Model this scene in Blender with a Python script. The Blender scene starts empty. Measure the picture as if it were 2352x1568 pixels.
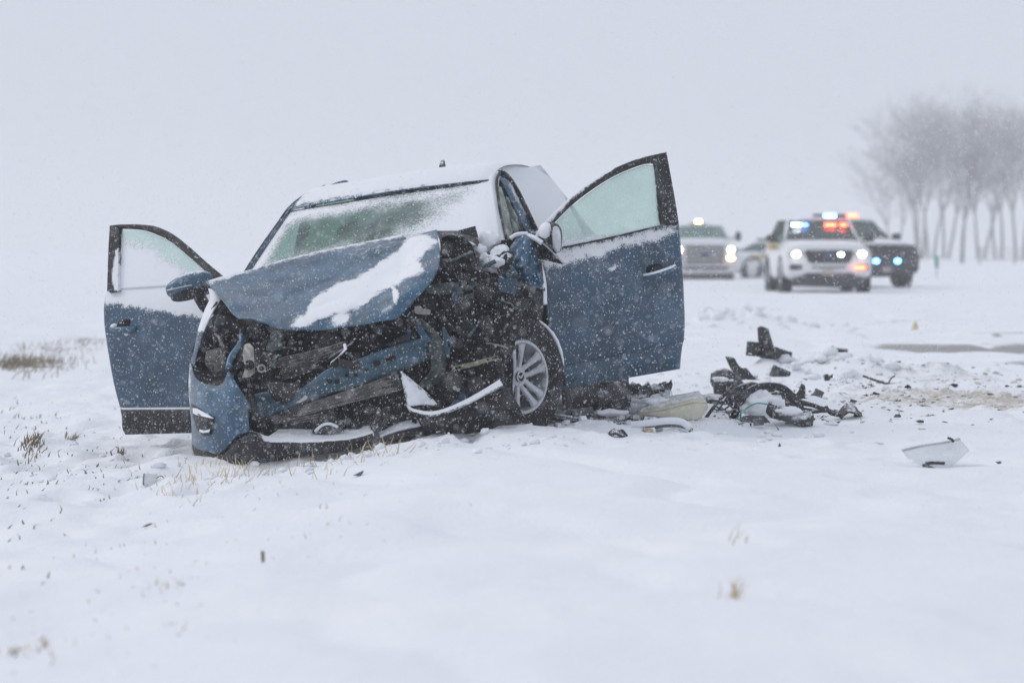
import bpy, bmesh, math, random
import numpy as np
from mathutils import Vector, Matrix, noise as mnoise

# ------------------------------------------------------------------ camera, sky, sun, exposure
scene = bpy.context.scene
CAM_H = 1.05
LENS = 100.0
PITCH = math.atan((784 - 575) / 6533.0)
cam_data = bpy.data.cameras.new("camera")
cam = bpy.data.objects.new("camera", cam_data)
scene.collection.objects.link(cam)
cam.location = (0, 0, CAM_H)
cam.rotation_euler = (math.radians(90) - PITCH, 0, 0)
cam_data.lens = LENS
cam_data.sensor_width = 36
cam_data.sensor_fit = 'HORIZONTAL'
cam_data.clip_start = 0.1
cam_data.clip_end = 6000
cam_data.dof.use_dof = True
cam_data.dof.focus_distance = 15.4
cam_data.dof.aperture_fstop = 2.8
cam_data.dof.aperture_blades = 0
scene.camera = cam

SUN_EL, SUN_AZ = math.radians(42), math.radians(-75)
world = bpy.data.worlds.new("World")
scene.world = world
world.use_nodes = True
wn = world.node_tree
wn.nodes.clear()
w_out = wn.nodes.new('ShaderNodeOutputWorld')
w_bg = wn.nodes.new('ShaderNodeBackground')
w_sky = wn.nodes.new('ShaderNodeTexSky')
w_sky.sky_type = 'NISHITA'
w_sky.sun_disc = False
w_sky.sun_elevation = SUN_EL
w_sky.sun_rotation = SUN_AZ
w_sky.dust_density = 4.0
w_mix = wn.nodes.new('ShaderNodeMix')
w_mix.data_type = 'RGBA'
w_mix.inputs[0].default_value = 0.90          # thick overcast: the cloud deck hides nine tenths of the clear sky
w_mix.inputs[7].default_value = (6.9, 7.35, 8.45, 1)
wn.links.new(w_sky.outputs[0], w_mix.inputs[6])
wn.links.new(w_mix.outputs[2], w_bg.inputs[0])
w_bg.inputs[1].default_value = 0.1
wn.links.new(w_bg.outputs[0], w_out.inputs[0])

sun_data = bpy.data.lights.new("sun", 'SUN')
sun = bpy.data.objects.new("sun", sun_data)
scene.collection.objects.link(sun)
sun_data.energy = 0.95
sun_data.angle = math.radians(24)
sun_data.color = (1.0, 0.97, 0.93)
# the brighter part of the cloud is high on the left
sdir = Vector((math.sin(SUN_AZ) * math.cos(SUN_EL), math.cos(SUN_AZ) * math.cos(SUN_EL), math.sin(SUN_EL)))
sun.rotation_euler = sdir.to_track_quat('Z', 'Y').to_euler()

scene.view_settings.view_transform = 'Standard'
scene.view_settings.look = 'None'
scene.view_settings.exposure = -0.06
scene.view_settings.gamma = 1.0
scene.view_settings.use_curve_mapping = False
scene.cycles.use_denoising = True
scene.cycles.denoiser = 'OPENIMAGEDENOISE'
scene.cycles.use_adaptive_sampling = False
scene.cycles.max_bounces = 8
scene.cycles.diffuse_bounces = 3
scene.cycles.glossy_bounces = 3
scene.cycles.transparent_max_bounces = 16
scene.cycles.volume_bounces = 1
scene.cycles.sample_clamp_indirect = 6.0
scene.cycles.caustics_reflective = False
scene.cycles.caustics_refractive = False

rng = np.random.default_rng(7)
random.seed(7)
COL = scene.collection

# ------------------------------------------------------------------ photo-pixel rays (2352 x 1568 frame) used only to take measurements
FPX = 6533.0
CAMP = Vector((0, 0, CAM_H))
def ray(u, v):
    x = (u - 1176) / FPX
    z = (784 - v) / FPX
    c, s = math.cos(PITCH), math.sin(PITCH)
    return Vector((x, c + z * s, z * c - s))

# car frame: x = car's left (image right), y = rearwards from the front bumper, z = up
CAR_LOC = Vector((-0.80, 14.15, -0.16))
CAR_YAW, CAR_ROLL, CAR_PITCH = math.radians(10.0), math.radians(8.9), math.radians(1.5)
CAR_M = (Matrix.Translation(CAR_LOC) @ Matrix.Rotation(-CAR_YAW, 4, 'Z') @
         Matrix.Rotation(CAR_PITCH, 4, 'X') @ Matrix.Rotation(-CAR_ROLL, 4, 'Y'))
CAR_MI = CAR_M.inverted()
_O = CAR_MI @ CAMP
_R = CAR_MI.to_3x3()
def P(u, v, y):
    """point of the car frame that sits on the plane y = const and is seen at photo pixel u, v"""
    d = _R @ ray(u, v)
    t = (y - _O.y) / d.y
    return _O + d * t
def PX(p):
    """photo pixel of a car-frame point"""
    w = CAR_M @ Vector(p) - CAMP
    c, s = math.cos(PITCH), math.sin(PITCH)
    yc = w.y * c - w.z * s
    zc = w.y * s + w.z * c
    return 1176 + FPX * w.x / yc, 784 - FPX * zc / yc

# ------------------------------------------------------------------ numpy noise
def _hash(ix, iy, seed):
    h = (ix.astype(np.int64) * 374761393 + iy.astype(np.int64) * 668265263 + seed * 1442695041) & 0xffffffff
    h = ((h ^ (h >> 13)) * 1274126177) & 0xffffffff
    h = h ^ (h >> 16)
    return (h & 0xffff) / 65535.0
def vnoise(x, y, seed=0):
    ix, iy = np.floor(x), np.floor(y)
    fx, fy = x - ix, y - iy
    fx = fx * fx * (3 - 2 * fx)
    fy = fy * fy * (3 - 2 * fy)
    a, b = _hash(ix, iy, seed), _hash(ix + 1, iy, seed)
    c, d = _hash(ix, iy + 1, seed), _hash(ix + 1, iy + 1, seed)
    return (a * (1 - fx) + b * fx) * (1 - fy) + (c * (1 - fx) + d * fx) * fy
def fbm(x, y, octv=4, seed=0):
    s, a, t = 0, 1.0, 0
    for k in range(octv):
        s = s + a * vnoise(x, y, seed + k * 17)
        t += a
        a *= 0.5
        x, y = x * 2.03 + 3.1, y * 2.03 + 1.7
    return s / t
def sstep(a, b, x):
    t = np.clip((x - a) / (b - a), 0, 1)
    return t * t * (3 - 2 * t)

# ------------------------------------------------------------------ materials
def new_mat(name):
    m = bpy.data.materials.new(name)
    m.use_nodes = True
    nt = m.node_tree
    nt.nodes.clear()
    out = nt.nodes.new('ShaderNodeOutputMaterial')
    return m, nt, out
def N(nt, t, **kw):
    n = nt.nodes.new(t)
    for k, v in kw.items():
        setattr(n, k, v)
    return n
def math_node(nt, op, a, b=None, clamp=False):
    n = N(nt, 'ShaderNodeMath', operation=op, use_clamp=clamp)
    for i, x in enumerate((a, b)):
        if x is None:
            continue
        if isinstance(x, (int, float)):
            n.inputs[i].default_value = x
        else:
            nt.links.new(x, n.inputs[i])
    return n.outputs[0]
def maprange(nt, v, a, b, lo=0.0, hi=1.0, smooth=True):
    n = N(nt, 'ShaderNodeMapRange')
    n.interpolation_type = 'SMOOTHSTEP' if smooth else 'LINEAR'
    nt.links.new(v, n.inputs[0])
    for i, x in enumerate((a, b, lo, hi)):
        n.inputs[i + 1].default_value = x
    return n.outputs[0]
def noise_tex(nt, coord, scale, detail=2, rough=0.5):
    n = N(nt, 'ShaderNodeTexNoise')
    n.inputs['Scale'].default_value = scale
    n.inputs['Detail'].default_value = detail
    n.inputs['Roughness'].default_value = rough
    nt.links.new(coord, n.inputs['Vector'])
    return n.outputs['Fac']
def mixc(nt, f, a, b):
    n = N(nt, 'ShaderNodeMix', data_type='RGBA')
    for i, x in ((0, f), (6, a), (7, b)):
        if isinstance(x, (int, float)):
            n.inputs[i].default_value = x
        elif isinstance(x, tuple):
            n.inputs[i].default_value = (*x, 1)
        else:
            nt.links.new(x, n.inputs[i])
    return n.outputs[2]
def mixf(nt, f, a, b):
    n = N(nt, 'ShaderNodeMix', data_type='FLOAT')
    for i, x in ((0, f), (2, a), (3, b)):
        if isinstance(x, (int, float)):
            n.inputs[i].default_value = x
        else:
            nt.links.new(x, n.inputs[i])
    return n.outputs[0]

SNOW_C = (0.86, 0.875, 0.90)
def dusted(name, base, rough=0.5, metal=0.0, coat=0.0, up=0.55, speck=1.0, vary=0.25, vary_scale=9.0, bump=0.0, bump_scale=60.0,
           speck_lo=0.66, dirt=None):
    """a solid material with snow: what the 'snow' attribute says, what lies on upward faces, and blown specks"""
    m, nt, out = new_mat(name)
    tc = N(nt, 'ShaderNodeTexCoord')
    ob = tc.outputs['Object']
    geo = N(nt, 'ShaderNodeNewGeometry')
    sep = N(nt, 'ShaderNodeSeparateXYZ')
    nt.links.new(geo.outputs['Normal'], sep.inputs[0])
    att = N(nt, 'ShaderNodeAttribute', attribute_name='snow')
    n_mid = noise_tex(nt, ob, 22, 5, 0.65)
    n_fine = noise_tex(nt, ob, 190, 3, 0.6)
    n_low = noise_tex(nt, ob, vary_scale, 4, 0.55)
    upf = maprange(nt, sep.outputs['Z'], 0.45, 0.95)
    val = math_node(nt, 'ADD', math_node(nt, 'MULTIPLY', upf, up), att.outputs['Fac'])
    val = math_node(nt, 'ADD', val, math_node(nt, 'MULTIPLY', math_node(nt, 'SUBTRACT', n_mid, 0.5), 0.7))
    val = math_node(nt, 'ADD', val, math_node(nt, 'MULTIPLY', math_node(nt, 'SUBTRACT', n_fine, 0.5), 0.7))
    mask = maprange(nt, val, 0.44, 0.58)
    vo = N(nt, 'ShaderNodeTexVoronoi')
    vo.inputs['Scale'].default_value = 105
    nt.links.new(ob, vo.inputs['Vector'])
    vsep = N(nt, 'ShaderNodeSeparateColor')
    nt.links.new(vo.outputs['Color'], vsep.inputs[0])
    # stuck flakes: small dots of uneven size, in some of the cells only
    size = math_node(nt, 'MULTIPLY', vsep.outputs[1], 0.34)
    dot = math_node(nt, 'LESS_THAN', vo.outputs['Distance'], size)
    sp = math_node(nt, 'MULTIPLY', dot, math_node(nt, 'GREATER_THAN', vsep.outputs[0], min(0.98, 0.45 + (speck_lo - 0.62) * 4)))
    # patches where blown specks stick more
    sp = math_node(nt, 'MULTIPLY', sp, maprange(nt, n_mid, 0.38, 0.62, 0.35, 1.0))
    mask = math_node(nt, 'MAXIMUM', mask, math_node(nt, 'MULTIPLY', sp, speck), clamp=True)
    b2 = tuple(c * (1 - vary) for c in base)
    b3 = tuple(min(1, c * (1 + vary)) for c in base)
    colr = mixc(nt, maprange(nt, n_low, 0.3, 0.7), b2, b3)
    if dirt is not None:
        colr = mixc(nt, math_node(nt, 'MULTIPLY', maprange(nt, n_mid, 0.55, 0.75), 0.6), colr, dirt)
    colr = mixc(nt, mask, colr, SNOW_C)
    bs = N(nt, 'ShaderNodeBsdfPrincipled')
    nt.links.new(colr, bs.inputs['Base Color'])
    nt.links.new(mixf(nt, mask, rough, 0.95), bs.inputs['Roughness'])
    nt.links.new(mixf(nt, mask, metal, 0.0), bs.inputs['Metallic'])
    if coat:
        nt.links.new(mixf(nt, mask, coat, 0.0), bs.inputs['Coat Weight'])
        bs.inputs['Coat Roughness'].default_value = 0.12
    bp = N(nt, 'ShaderNodeBump')
    bp.inputs['Strength'].default_value = 0.6
    bp.inputs['Distance'].default_value = 0.006
    hgt = math_node(nt, 'MULTIPLY', mask, math_node(nt, 'ADD', n_fine, 0.6))
    if bump:
        hgt = math_node(nt, 'ADD', hgt, math_node(nt, 'MULTIPLY', noise_tex(nt, ob, bump_scale, 3), bump))
    nt.links.new(hgt, bp.inputs['Height'])
    nt.links.new(bp.outputs[0], bs.inputs['Normal'])
    nt.links.new(bs.outputs[0], out.inputs[0])
    return m

def snow_mat(name, dirt_attr=False, scale=14.0, bump=0.02):
    m, nt, out = new_mat(name)
    tc = N(nt, 'ShaderNodeTexCoord')
    ob = tc.outputs['Object']
    n1 = noise_tex(nt, ob, scale, 6, 0.6)
    n2 = noise_tex(nt, ob, scale * 0.12, 4, 0.5)
    n3 = noise_tex(nt, ob, scale * 7, 3, 0.6)
    colr = mixc(nt, maprange(nt, n2, 0.3, 0.7), (0.83, 0.85, 0.885), (0.875, 0.885, 0.905))
    if dirt_attr:
        att = N(nt, 'ShaderNodeAttribute', attribute_name='dirt')
        v = math_node(nt, 'ADD', att.outputs['Fac'], math_node(nt, 'MULTIPLY', math_node(nt, 'SUBTRACT', n1, 0.5), 0.9))
        v = math_node(nt, 'ADD', v, math_node(nt, 'MULTIPLY', math_node(nt, 'SUBTRACT', n3, 0.5), 0.55))
        f = math_node(nt, 'MULTIPLY', maprange(nt, v, 0.40, 0.85), maprange(nt, att.outputs['Fac'], 0.02, 0.25))
        colr = mixc(nt, f, colr, (0.46, 0.41, 0.33))
        att2 = N(nt, 'ShaderNodeAttribute', attribute_name='asphalt')
        v2 = math_node(nt, 'ADD', att2.outputs['Fac'], math_node(nt, 'MULTIPLY', math_node(nt, 'SUBTRACT', n1, 0.5), 0.8))
        f2 = math_node(nt, 'MULTIPLY', maprange(nt, v2, 0.45, 0.8), 0.75)
        colr = mixc(nt, f2, colr, (0.20, 0.18, 0.16))
    bs = N(nt, 'ShaderNodeBsdfPrincipled')
    nt.links.new(colr, bs.inputs['Base Color'])
    bs.inputs['Roughness'].default_value = 0.85
    bs.inputs['Specular IOR Level'].default_value = 0.15
    bp = N(nt, 'ShaderNodeBump')
    bp.inputs['Strength'].default_value = 0.5
    bp.inputs['Distance'].default_value = bump
    nt.links.new(math_node(nt, 'ADD', n1, math_node(nt, 'MULTIPLY', n3, 0.35)), bp.inputs['Height'])
    nt.links.new(bp.outputs[0], bs.inputs['Normal'])
    nt.links.new(bs.outputs[0], out.inputs[0])
    return m

def glass_mat(name, tint, frost_c, frost, snow_scale=55.0, gloss=0.06):
    """tinted window glass, frosted over; the 'snow' attribute packs snow on it"""
    m, nt, out = new_mat(name)
    tc = N(nt, 'ShaderNodeTexCoord')
    ob = tc.outputs['Object']
    att = N(nt, 'ShaderNodeAttribute', attribute_name='snow')
    # wind-drawn flecks: stretched noise
    mp = N(nt, 'ShaderNodeMapping')
    mp.inputs['Scale'].default_value = (1.0, 1.0, 2.2)
    mp.inputs['Rotation'].default_value = (0, 0.35, 0)
    nt.links.new(ob, mp.inputs[0])
    n1 = noise_tex(nt, mp.outputs[0], snow_scale, 5, 0.7)
    n2 = noise_tex(nt, mp.outputs[0], snow_scale * 4.5, 3, 0.6)
    n0 = noise_tex(nt, ob, 5.0, 4, 0.55)
    v = math_node(nt, 'ADD', att.outputs['Fac'], math_node(nt, 'MULTIPLY', math_node(nt, 'SUBTRACT', n1, 0.5), 1.0))
    v = math_node(nt, 'ADD', v, math_node(nt, 'MULTIPLY', math_node(nt, 'SUBTRACT', n2, 0.5), 1.1))
    v = math_node(nt, 'ADD', v, math_node(nt, 'MULTIPLY', math_node(nt, 'SUBTRACT', n0, 0.5), 0.5))
    mask = maprange(nt, v, 0.36, 0.66)
    tr = N(nt, 'ShaderNodeBsdfTransparent')
    tr.inputs[0].default_value = (*tint, 1)
    gl = N(nt, 'ShaderNodeBsdfGlossy')
    gl.inputs['Roughness'].default_value = 0.12
    df = N(nt, 'ShaderNodeBsdfDiffuse')
    df.inputs[0].default_value = (*frost_c, 1)
    tl = N(nt, 'ShaderNodeBsdfTranslucent')
    tl.inputs[0].default_value = (*frost_c, 1)
    fr = N(nt, 'ShaderNodeMixShader')
    fr.inputs[0].default_value = 0.5
    nt.links.new(df.outputs[0], fr.inputs[1])
    nt.links.new(tl.outputs[0], fr.inputs[2])
    a = N(nt, 'ShaderNodeMixShader')
    nt.links.new(maprange(nt, n0, 0.2, 0.8, max(0, frost - 0.28), min(1, frost + 0.28)), a.inputs[0])
    nt.links.new(tr.outputs[0], a.inputs[1])
    nt.links.new(fr.outputs[0], a.inputs[2])
    b = N(nt, 'ShaderNodeMixShader')
    b.inputs[0].default_value = gloss
    nt.links.new(a.outputs[0], b.inputs[1])
    nt.links.new(gl.outputs[0], b.inputs[2])
    sn = N(nt, 'ShaderNodeBsdfDiffuse')
    sn.inputs[0].default_value = (*SNOW_C, 1)
    c = N(nt, 'ShaderNodeMixShader')
    nt.links.new(mask, c.inputs[0])
    nt.links.new(b.outputs[0], c.inputs[1])
    nt.links.new(sn.outputs[0], c.inputs[2])
    nt.links.new(c.outputs[0], out.inputs[0])
    return m

def emit_mat(name, colr, strength):
    m, nt, out = new_mat(name)
    e = N(nt, 'ShaderNodeEmission')
    e.inputs[0].default_value = (*colr, 1)
    e.inputs[1].default_value = strength
    nt.links.new(e.outputs[0], out.inputs[0])
    return m

M = {}
M['paint'] = dusted('car_paint', (0.026, 0.085, 0.146), rough=0.40, metal=0.15, coat=0.4, up=0.16, vary=0.30, vary_scale=7, speck=0.9, speck_lo=0.675)
M['paint_door'] = dusted('car_paint_door', (0.022, 0.066, 0.115), rough=0.42, metal=0.15, coat=0.5, up=0.5, vary=0.28, vary_scale=5, speck=0.75, speck_lo=0.66)
M['roof_snow'] = dusted('snowed_paint', (0.05, 0.11, 0.18), rough=0.5, metal=0.2, up=0.55, speck=1.0, vary=0.1, speck_lo=0.5)
M['cladding'] = dusted('black_cladding', (0.012, 0.012, 0.0135), rough=0.6, up=0.5, speck=0.8, speck_lo=0.67, bump=0.4)
M['plastic'] = dusted('black_plastic', (0.010, 0.0105, 0.012), rough=0.5, up=0.38, speck=0.8, speck_lo=0.675, vary=0.4, bump=0.5)
M['dark'] = dusted('engine_bay_grime', (0.0065, 0.007, 0.0075), rough=0.7, up=0.12, speck=0.65, speck_lo=0.685, vary=0.5, vary_scale=14, bump=1.0, bump_scale=40)
M['greymetal'] = dusted('bare_grey_metal', (0.10, 0.115, 0.115), rough=0.45, metal=0.5, up=0.4, speck=0.7, vary=0.35, vary_scale=16, dirt=(0.05, 0.045, 0.04))
M['primer'] = dusted('primer_green_grey', (0.10, 0.125, 0.12), rough=0.6, up=0.3, speck=0.6, vary=0.4, vary_scale=14, dirt=(0.03, 0.03, 0.03))
M['brass'] = dusted('zinc_yellow_strap', (0.24, 0.235, 0.16), rough=0.4, metal=0.6, up=0.2, speck=0.5, vary=0.3, dirt=(0.10, 0.07, 0.03))
M['ivory'] = dusted('ivory_plastic', (0.42, 0.40, 0.36), rough=0.5, up=0.4, speck=0.6, vary=0.2)
M['fin'] = dusted('radiator_fins', (0.20, 0.19, 0.175), rough=0.4, metal=0.4, up=0.2, speck=0.5, vary=0.45, vary_scale=25)
M['beam'] = dusted('grimy_beam_paint', (0.042, 0.096, 0.138), rough=0.5, metal=0.1, up=0.2, vary=0.3, vary_scale=7, speck=0.9, speck_lo=0.675)
M['tyre'] = dusted('tyre_rubber', (0.010, 0.010, 0.011), rough=0.85, up=0.25, speck=0.8, speck_lo=0.66, bump=0.5)
M['alloy'] = dusted('alloy_rim', (0.44, 0.455, 0.48), rough=0.35, metal=0.4, up=0.3, speck=0.7, vary=0.1)
M['snow'] = snow_mat('packed_snow', scale=20, bump=0.012)
M['airbag'] = dusted('airbag_cloth', (0.33, 0.36, 0.31), rough=0.9, up=0.3, speck=0.4, vary=0.25, vary_scale=12, bump=1.0, bump_scale=20)
M['interior'] = dusted('interior_trim', (0.05, 0.055, 0.055), rough=0.8, up=0.1, speck=0.2, vary=0.3)
M['seat'] = dusted('seat_cloth', (0.08, 0.085, 0.08), rough=0.9, up=0.1, speck=0.2, vary=0.2)
M['headliner'] = dusted('headliner', (0.35, 0.36, 0.35), rough=0.9, up=0.0, speck=0.1, vary=0.1)
M['windshield'] = glass_mat('windshield_glass', (0.58, 0.73, 0.67), (0.44, 0.54, 0.505), 0.45, snow_scale=75)
M['doorglass'] = glass_mat('door_glass', (0.86, 0.97, 0.93), (0.84, 0.96, 0.91), 0.50, snow_scale=40)
M['frostglass'] = glass_mat('snowed_glass', (0.6, 0.8, 0.7), (0.75, 0.85, 0.80), 0.6, snow_scale=26)
M['mirrorglass'] = dusted('mirror_glass', (0.6, 0.63, 0.65), rough=0.3, metal=0.5, up=0.3, speck=1.0, speck_lo=0.52)
M['sticker_blue'] = dusted('blue_strip', (0.06, 0.20, 0.75), rough=0.5, up=0, speck=0.3, vary=0.05)
M['sticker_green'] = dusted('pale_green_sticker', (0.45, 0.62, 0.55), rough=0.5, up=0, speck=0.3, vary=0.05)
M['grass'] = dusted('dry_grass', (0.58, 0.46, 0.27), rough=0.9, up=0.1, speck=0.4, vary=0.35, vary_scale=3)
M['grass_dark'] = dusted('brown_grass', (0.24, 0.19, 0.125), rough=0.9, up=0.1, speck=0.5, vary=0.4, vary_scale=3)

# ------------------------------------------------------------------ objects
def setp(o, label=None, cat=None, group=None, kind=None):
    for k, v in (('label', label), ('category', cat), ('group', group), ('kind', kind)):
        if v is not None:
            o[k] = v
    return o
def empty(name, loc=(0, 0, 0), label=None, cat=None, group=None):
    o = bpy.data.objects.new(name, None)
    COL.objects.link(o)
    o.location = loc
    return setp(o, label, cat, group)
def obj(name, verts, faces, mat, parent=None, smooth=True, thick=0.0, bevel=0.0, attrs=None, offset=1.0, sharp=None):
    me = bpy.data.meshes.new(name)
    me.from_pydata([tuple(v) for v in verts], [], [tuple(f) for f in faces])
    me.validate()
    me.update()
    if smooth:
        me.polygons.foreach_set('use_smooth', [True] * len(me.polygons))
        if sharp:
            me.set_sharp_from_angle(angle=math.radians(sharp))
    if attrs:
        for k, vals in attrs.items():
            a = me.attributes.new(k, 'FLOAT', 'POINT')
            a.data.foreach_set('value', np.asarray(vals, dtype=np.float32))
    o = bpy.data.objects.new(name, me)
    COL.objects.link(o)
    if mat is not None:
        me.materials.append(M[mat] if isinstance(mat, str) else mat)
    o.parent = parent
    if thick:
        md = o.modifiers.new('thickness', 'SOLIDIFY')
        md.thickness = thick
        md.offset = offset
    if bevel:
        md = o.modifiers.new('bevel', 'BEVEL')
        md.width = bevel
        md.segments = 2
        md.limit_method = 'ANGLE'
    return o

class MB:
    """collects shapes for one mesh"""
    def __init__(s):
        s.v, s.f = [], []
    def add(s, verts, faces):
        n = len(s.v)
        s.v += [Vector(p) for p in verts]
        s.f += [tuple(i + n for i in f) for f in faces]
        return s
    def box(s, c, size, rot=None):
        c = Vector(c)
        hx, hy, hz = size[0] / 2, size[1] / 2, size[2] / 2
        vs = [Vector((x, y, z)) for x in (-hx, hx) for y in (-hy, hy) for z in (-hz, hz)]
        if rot is not None:
            vs = [rot @ v for v in vs]
        return s.add([c + v for v in vs], [(0, 1, 3, 2), (4, 6, 7, 5), (0, 4, 5, 1), (2, 3, 7, 6), (0, 2, 6, 4), (1, 5, 7, 3)])
    def tube(s, pts, r, n=8, cap=True):
        pts = [Vector(p) for p in pts]
        rr = r if isinstance(r, (list, tuple)) else [r] * len(pts)
        vs, fs = [], []
        ref = Vector((0.13, 0.31, 0.94))
        for i, p in enumerate(pts):
            d = (pts[min(i + 1, len(pts) - 1)] - pts[max(i - 1, 0)])
            if d.length < 1e-9:
                d = Vector((0, 0, 1))
            d.normalize()
            a = d.cross(ref)
            if a.length < 1e-3:
                a = d.cross(Vector((1, 0, 0)))
            a.normalize()
            b = d.cross(a)
            for k in range(n):
                t = 2 * math.pi * k / n
                vs.append(p + (a * math.cos(t) + b * math.sin(t)) * rr[i])
        for i in range(len(pts) - 1):
            for k in range(n):
                fs.append((i * n + k, i * n + (k + 1) % n, (i + 1) * n + (k + 1) % n, (i + 1) * n + k))
        if cap:
            fs.append(tuple(range(n))[::-1])
            fs.append(tuple((len(pts) - 1) * n + k for k in range(n)))
        return s.add(vs, fs)
    def prism(s, outline, d):
        """closed 3-D outline extruded by vector d"""
        n = len(outline)
        a = [Vector(p) for p in outline]
        d = Vector(d)
        b = [p + d for p in a]
        fs = [tuple(range(n)), tuple(range(2 * n - 1, n - 1, -1))]
        for i in range(n):
            j = (i + 1) % n
            fs.append((i, i + n, j + n, j))
        return s.add(a + b, fs)
    def revolve(s, prof, M4, n=32, closed=False):
        """profile (r, h) about the local z axis, placed by matrix"""
        vs, fs = [], []
        for r, h in prof:
            for k in range(n):
                t = 2 * math.pi * k / n
                vs.append(M4 @ Vector((r * math.cos(t), r * math.sin(t), h)))
        m = len(prof)
        for i in range(m - (0 if closed else 1)):
            i2 = (i + 1) % m
            for k in range(n):
                fs.append((i * n + k, i * n + (k + 1) % n, i2 * n + (k + 1) % n, i2 * n + k))
        return s.add(vs, fs)
    def ellipsoid(s, M4, nu=16, nv=10, pw=1.0):
        vs, fs = [], []
        def sg(x):
            return math.copysign(abs(x) ** pw, x)
        for i in range(nv + 1):
            a = -math.pi / 2 + math.pi * i / nv
            for k in range(nu):
                t = 2 * math.pi * k / nu
                vs.append(M4 @ Vector((sg(math.cos(a)) * sg(math.cos(t)), sg(math.cos(a)) * sg(math.sin(t)), sg(math.sin(a)))))
        for i in range(nv):
            for k in range(nu):
                fs.append((i * nu + k, i * nu + (k + 1) % nu, (i + 1) * nu + (k + 1) % nu, (i + 1) * nu + k))
        return s.add(vs, fs)
    def build(s, name, mat, parent=None, **kw):
        return obj(name, s.v, s.f, mat, parent, **kw)

def catmull(pts, n):
    """n samples through control points (numpy k x d)"""
    p = np.asarray(pts, float)
    k = len(p)
    if k == 2:
        t = np.linspace(0, 1, n)[:, None]
        return p[0] * (1 - t) + p[1] * t
    q = np.vstack([2 * p[0] - p[1], p, 2 * p[-1] - p[-2]])
    ts = np.linspace(0, k - 1, n)
    i = np.minimum(ts.astype(int), k - 2)
    f = (ts - i)[:, None]
    a, b, c, d = q[i], q[i + 1], q[i + 2], q[i + 3]
    return 0.5 * (2 * b + (c - a) * f + (2 * a - 5 * b + 4 * c - d) * f ** 2 + (3 * b - a - 3 * c + d) * f ** 3)
def spline_grid(rows, nu, nv):
    g = np.array([catmull(r, nu) for r in rows])           # rows x nu x d
    return np.array([catmull(g[:, j], nv) for j in range(nu)]).transpose(1, 0, 2)   # nv x nu x d
def grid_faces(nu, nv):
    return [(i * nu + j, i * nu + j + 1, (i + 1) * nu + j + 1, (i + 1) * nu + j) for i in range(nv - 1) for j in range(nu - 1)]
def in_poly(u, v, poly):
    u, v = np.asarray(u), np.asarray(v)
    c = np.zeros(u.shape, bool)
    n = len(poly)
    for i in range(n):
        (x1, y1), (x2, y2) = poly[i], poly[(i + 1) % n]
        if y1 == y2:
            continue
        m = ((y1 > v) != (y2 > v)) & (u < (x2 - x1) * (v - y1) / (y2 - y1) + x1)
        c ^= m
    return c
def poly_sdf(u, v, poly):
    u, v = np.asarray(u, float), np.asarray(v, float)
    d = np.full(u.shape, 1e9)
    n = len(poly)
    for i in range(n):
        x1, y1 = poly[i]
        x2, y2 = poly[(i + 1) % n]
        dx, dy = x2 - x1, y2 - y1
        t = np.clip(((u - x1) * dx + (v - y1) * dy) / (dx * dx + dy * dy + 1e-9), 0, 1)
        d = np.minimum(d, np.hypot(u - x1 - t * dx, v - y1 - t * dy))
    return np.where(in_poly(u, v, poly), d, -d)
def crumple(p, scale, amp, seed=0.0, ridge=True):
    q = Vector((p[0] * scale + seed, p[1] * scale - seed, p[2] * scale + 2 * seed))
    n = mnoise.noise(q)
    if ridge:
        n = 0.5 - abs(n) * 2
    return n * amp
def sheet(name, rows, mat, parent, nu=40, nv=30, thick=0.004, snow=None, noise=None, snow_lift=0.0, smooth=True, sharp=None, snow_max=1.0, snow_base=0.0):
    """curved panel from rows of (u, v, y) control points measured in the photograph; y is the depth in the car frame"""
    g = spline_grid(rows, nu, nv).reshape(-1, 3)
    sn = np.zeros(len(g))
    if snow is not None:
        for pl in snow:
            sn = np.maximum(sn, np.clip(poly_sdf(g[:, 0], g[:, 1], pl[0]) / pl[1] * 0.5 + 0.5, 0, 1) * (pl[2] if len(pl) > 2 else 1.0))
        sn = sn * (snow_max - snow_base) + snow_base
    vs = []
    for (u, v, y), s in zip(g, sn):
        p = P(u, v, y)
        dy = 0.0
        if noise:
            for sc, amp, sd in noise:
                dy += crumple(p, sc, amp, sd)
        if dy or s:
            p = P(u, v, y + dy - snow_lift * s) if dy else p
            p.z += snow_lift * s * 0.6
        vs.append(p)
    return obj(name, vs, grid_faces(nu, nv), mat, parent, smooth=smooth, thick=thick, attrs={'snow': sn}, sharp=sharp)
def traced(name, pts, mat, parent, depth=0.01, bevel=0.0, smooth=False, snow=None):
    """flat-ish piece: outline of (u, v, y) points, extruded rearwards by depth"""
    a = [P(*q) for q in pts]
    m = MB().prism(a, (0, depth, 0))
    o = m.build(name, mat, parent, smooth=smooth, bevel=bevel)
    if snow is not None:
        at = o.data.attributes.new('snow', 'FLOAT', 'POINT')
        at.data.foreach_set('value', [snow] * len(o.data.vertices))
    return o
def ptube(name, pts, r, mat, parent, n=8, res=16):
    g = catmull(np.array(pts, float), res)
    return MB().tube([P(*q) for q in g], r, n).build(name, mat, parent)

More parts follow.
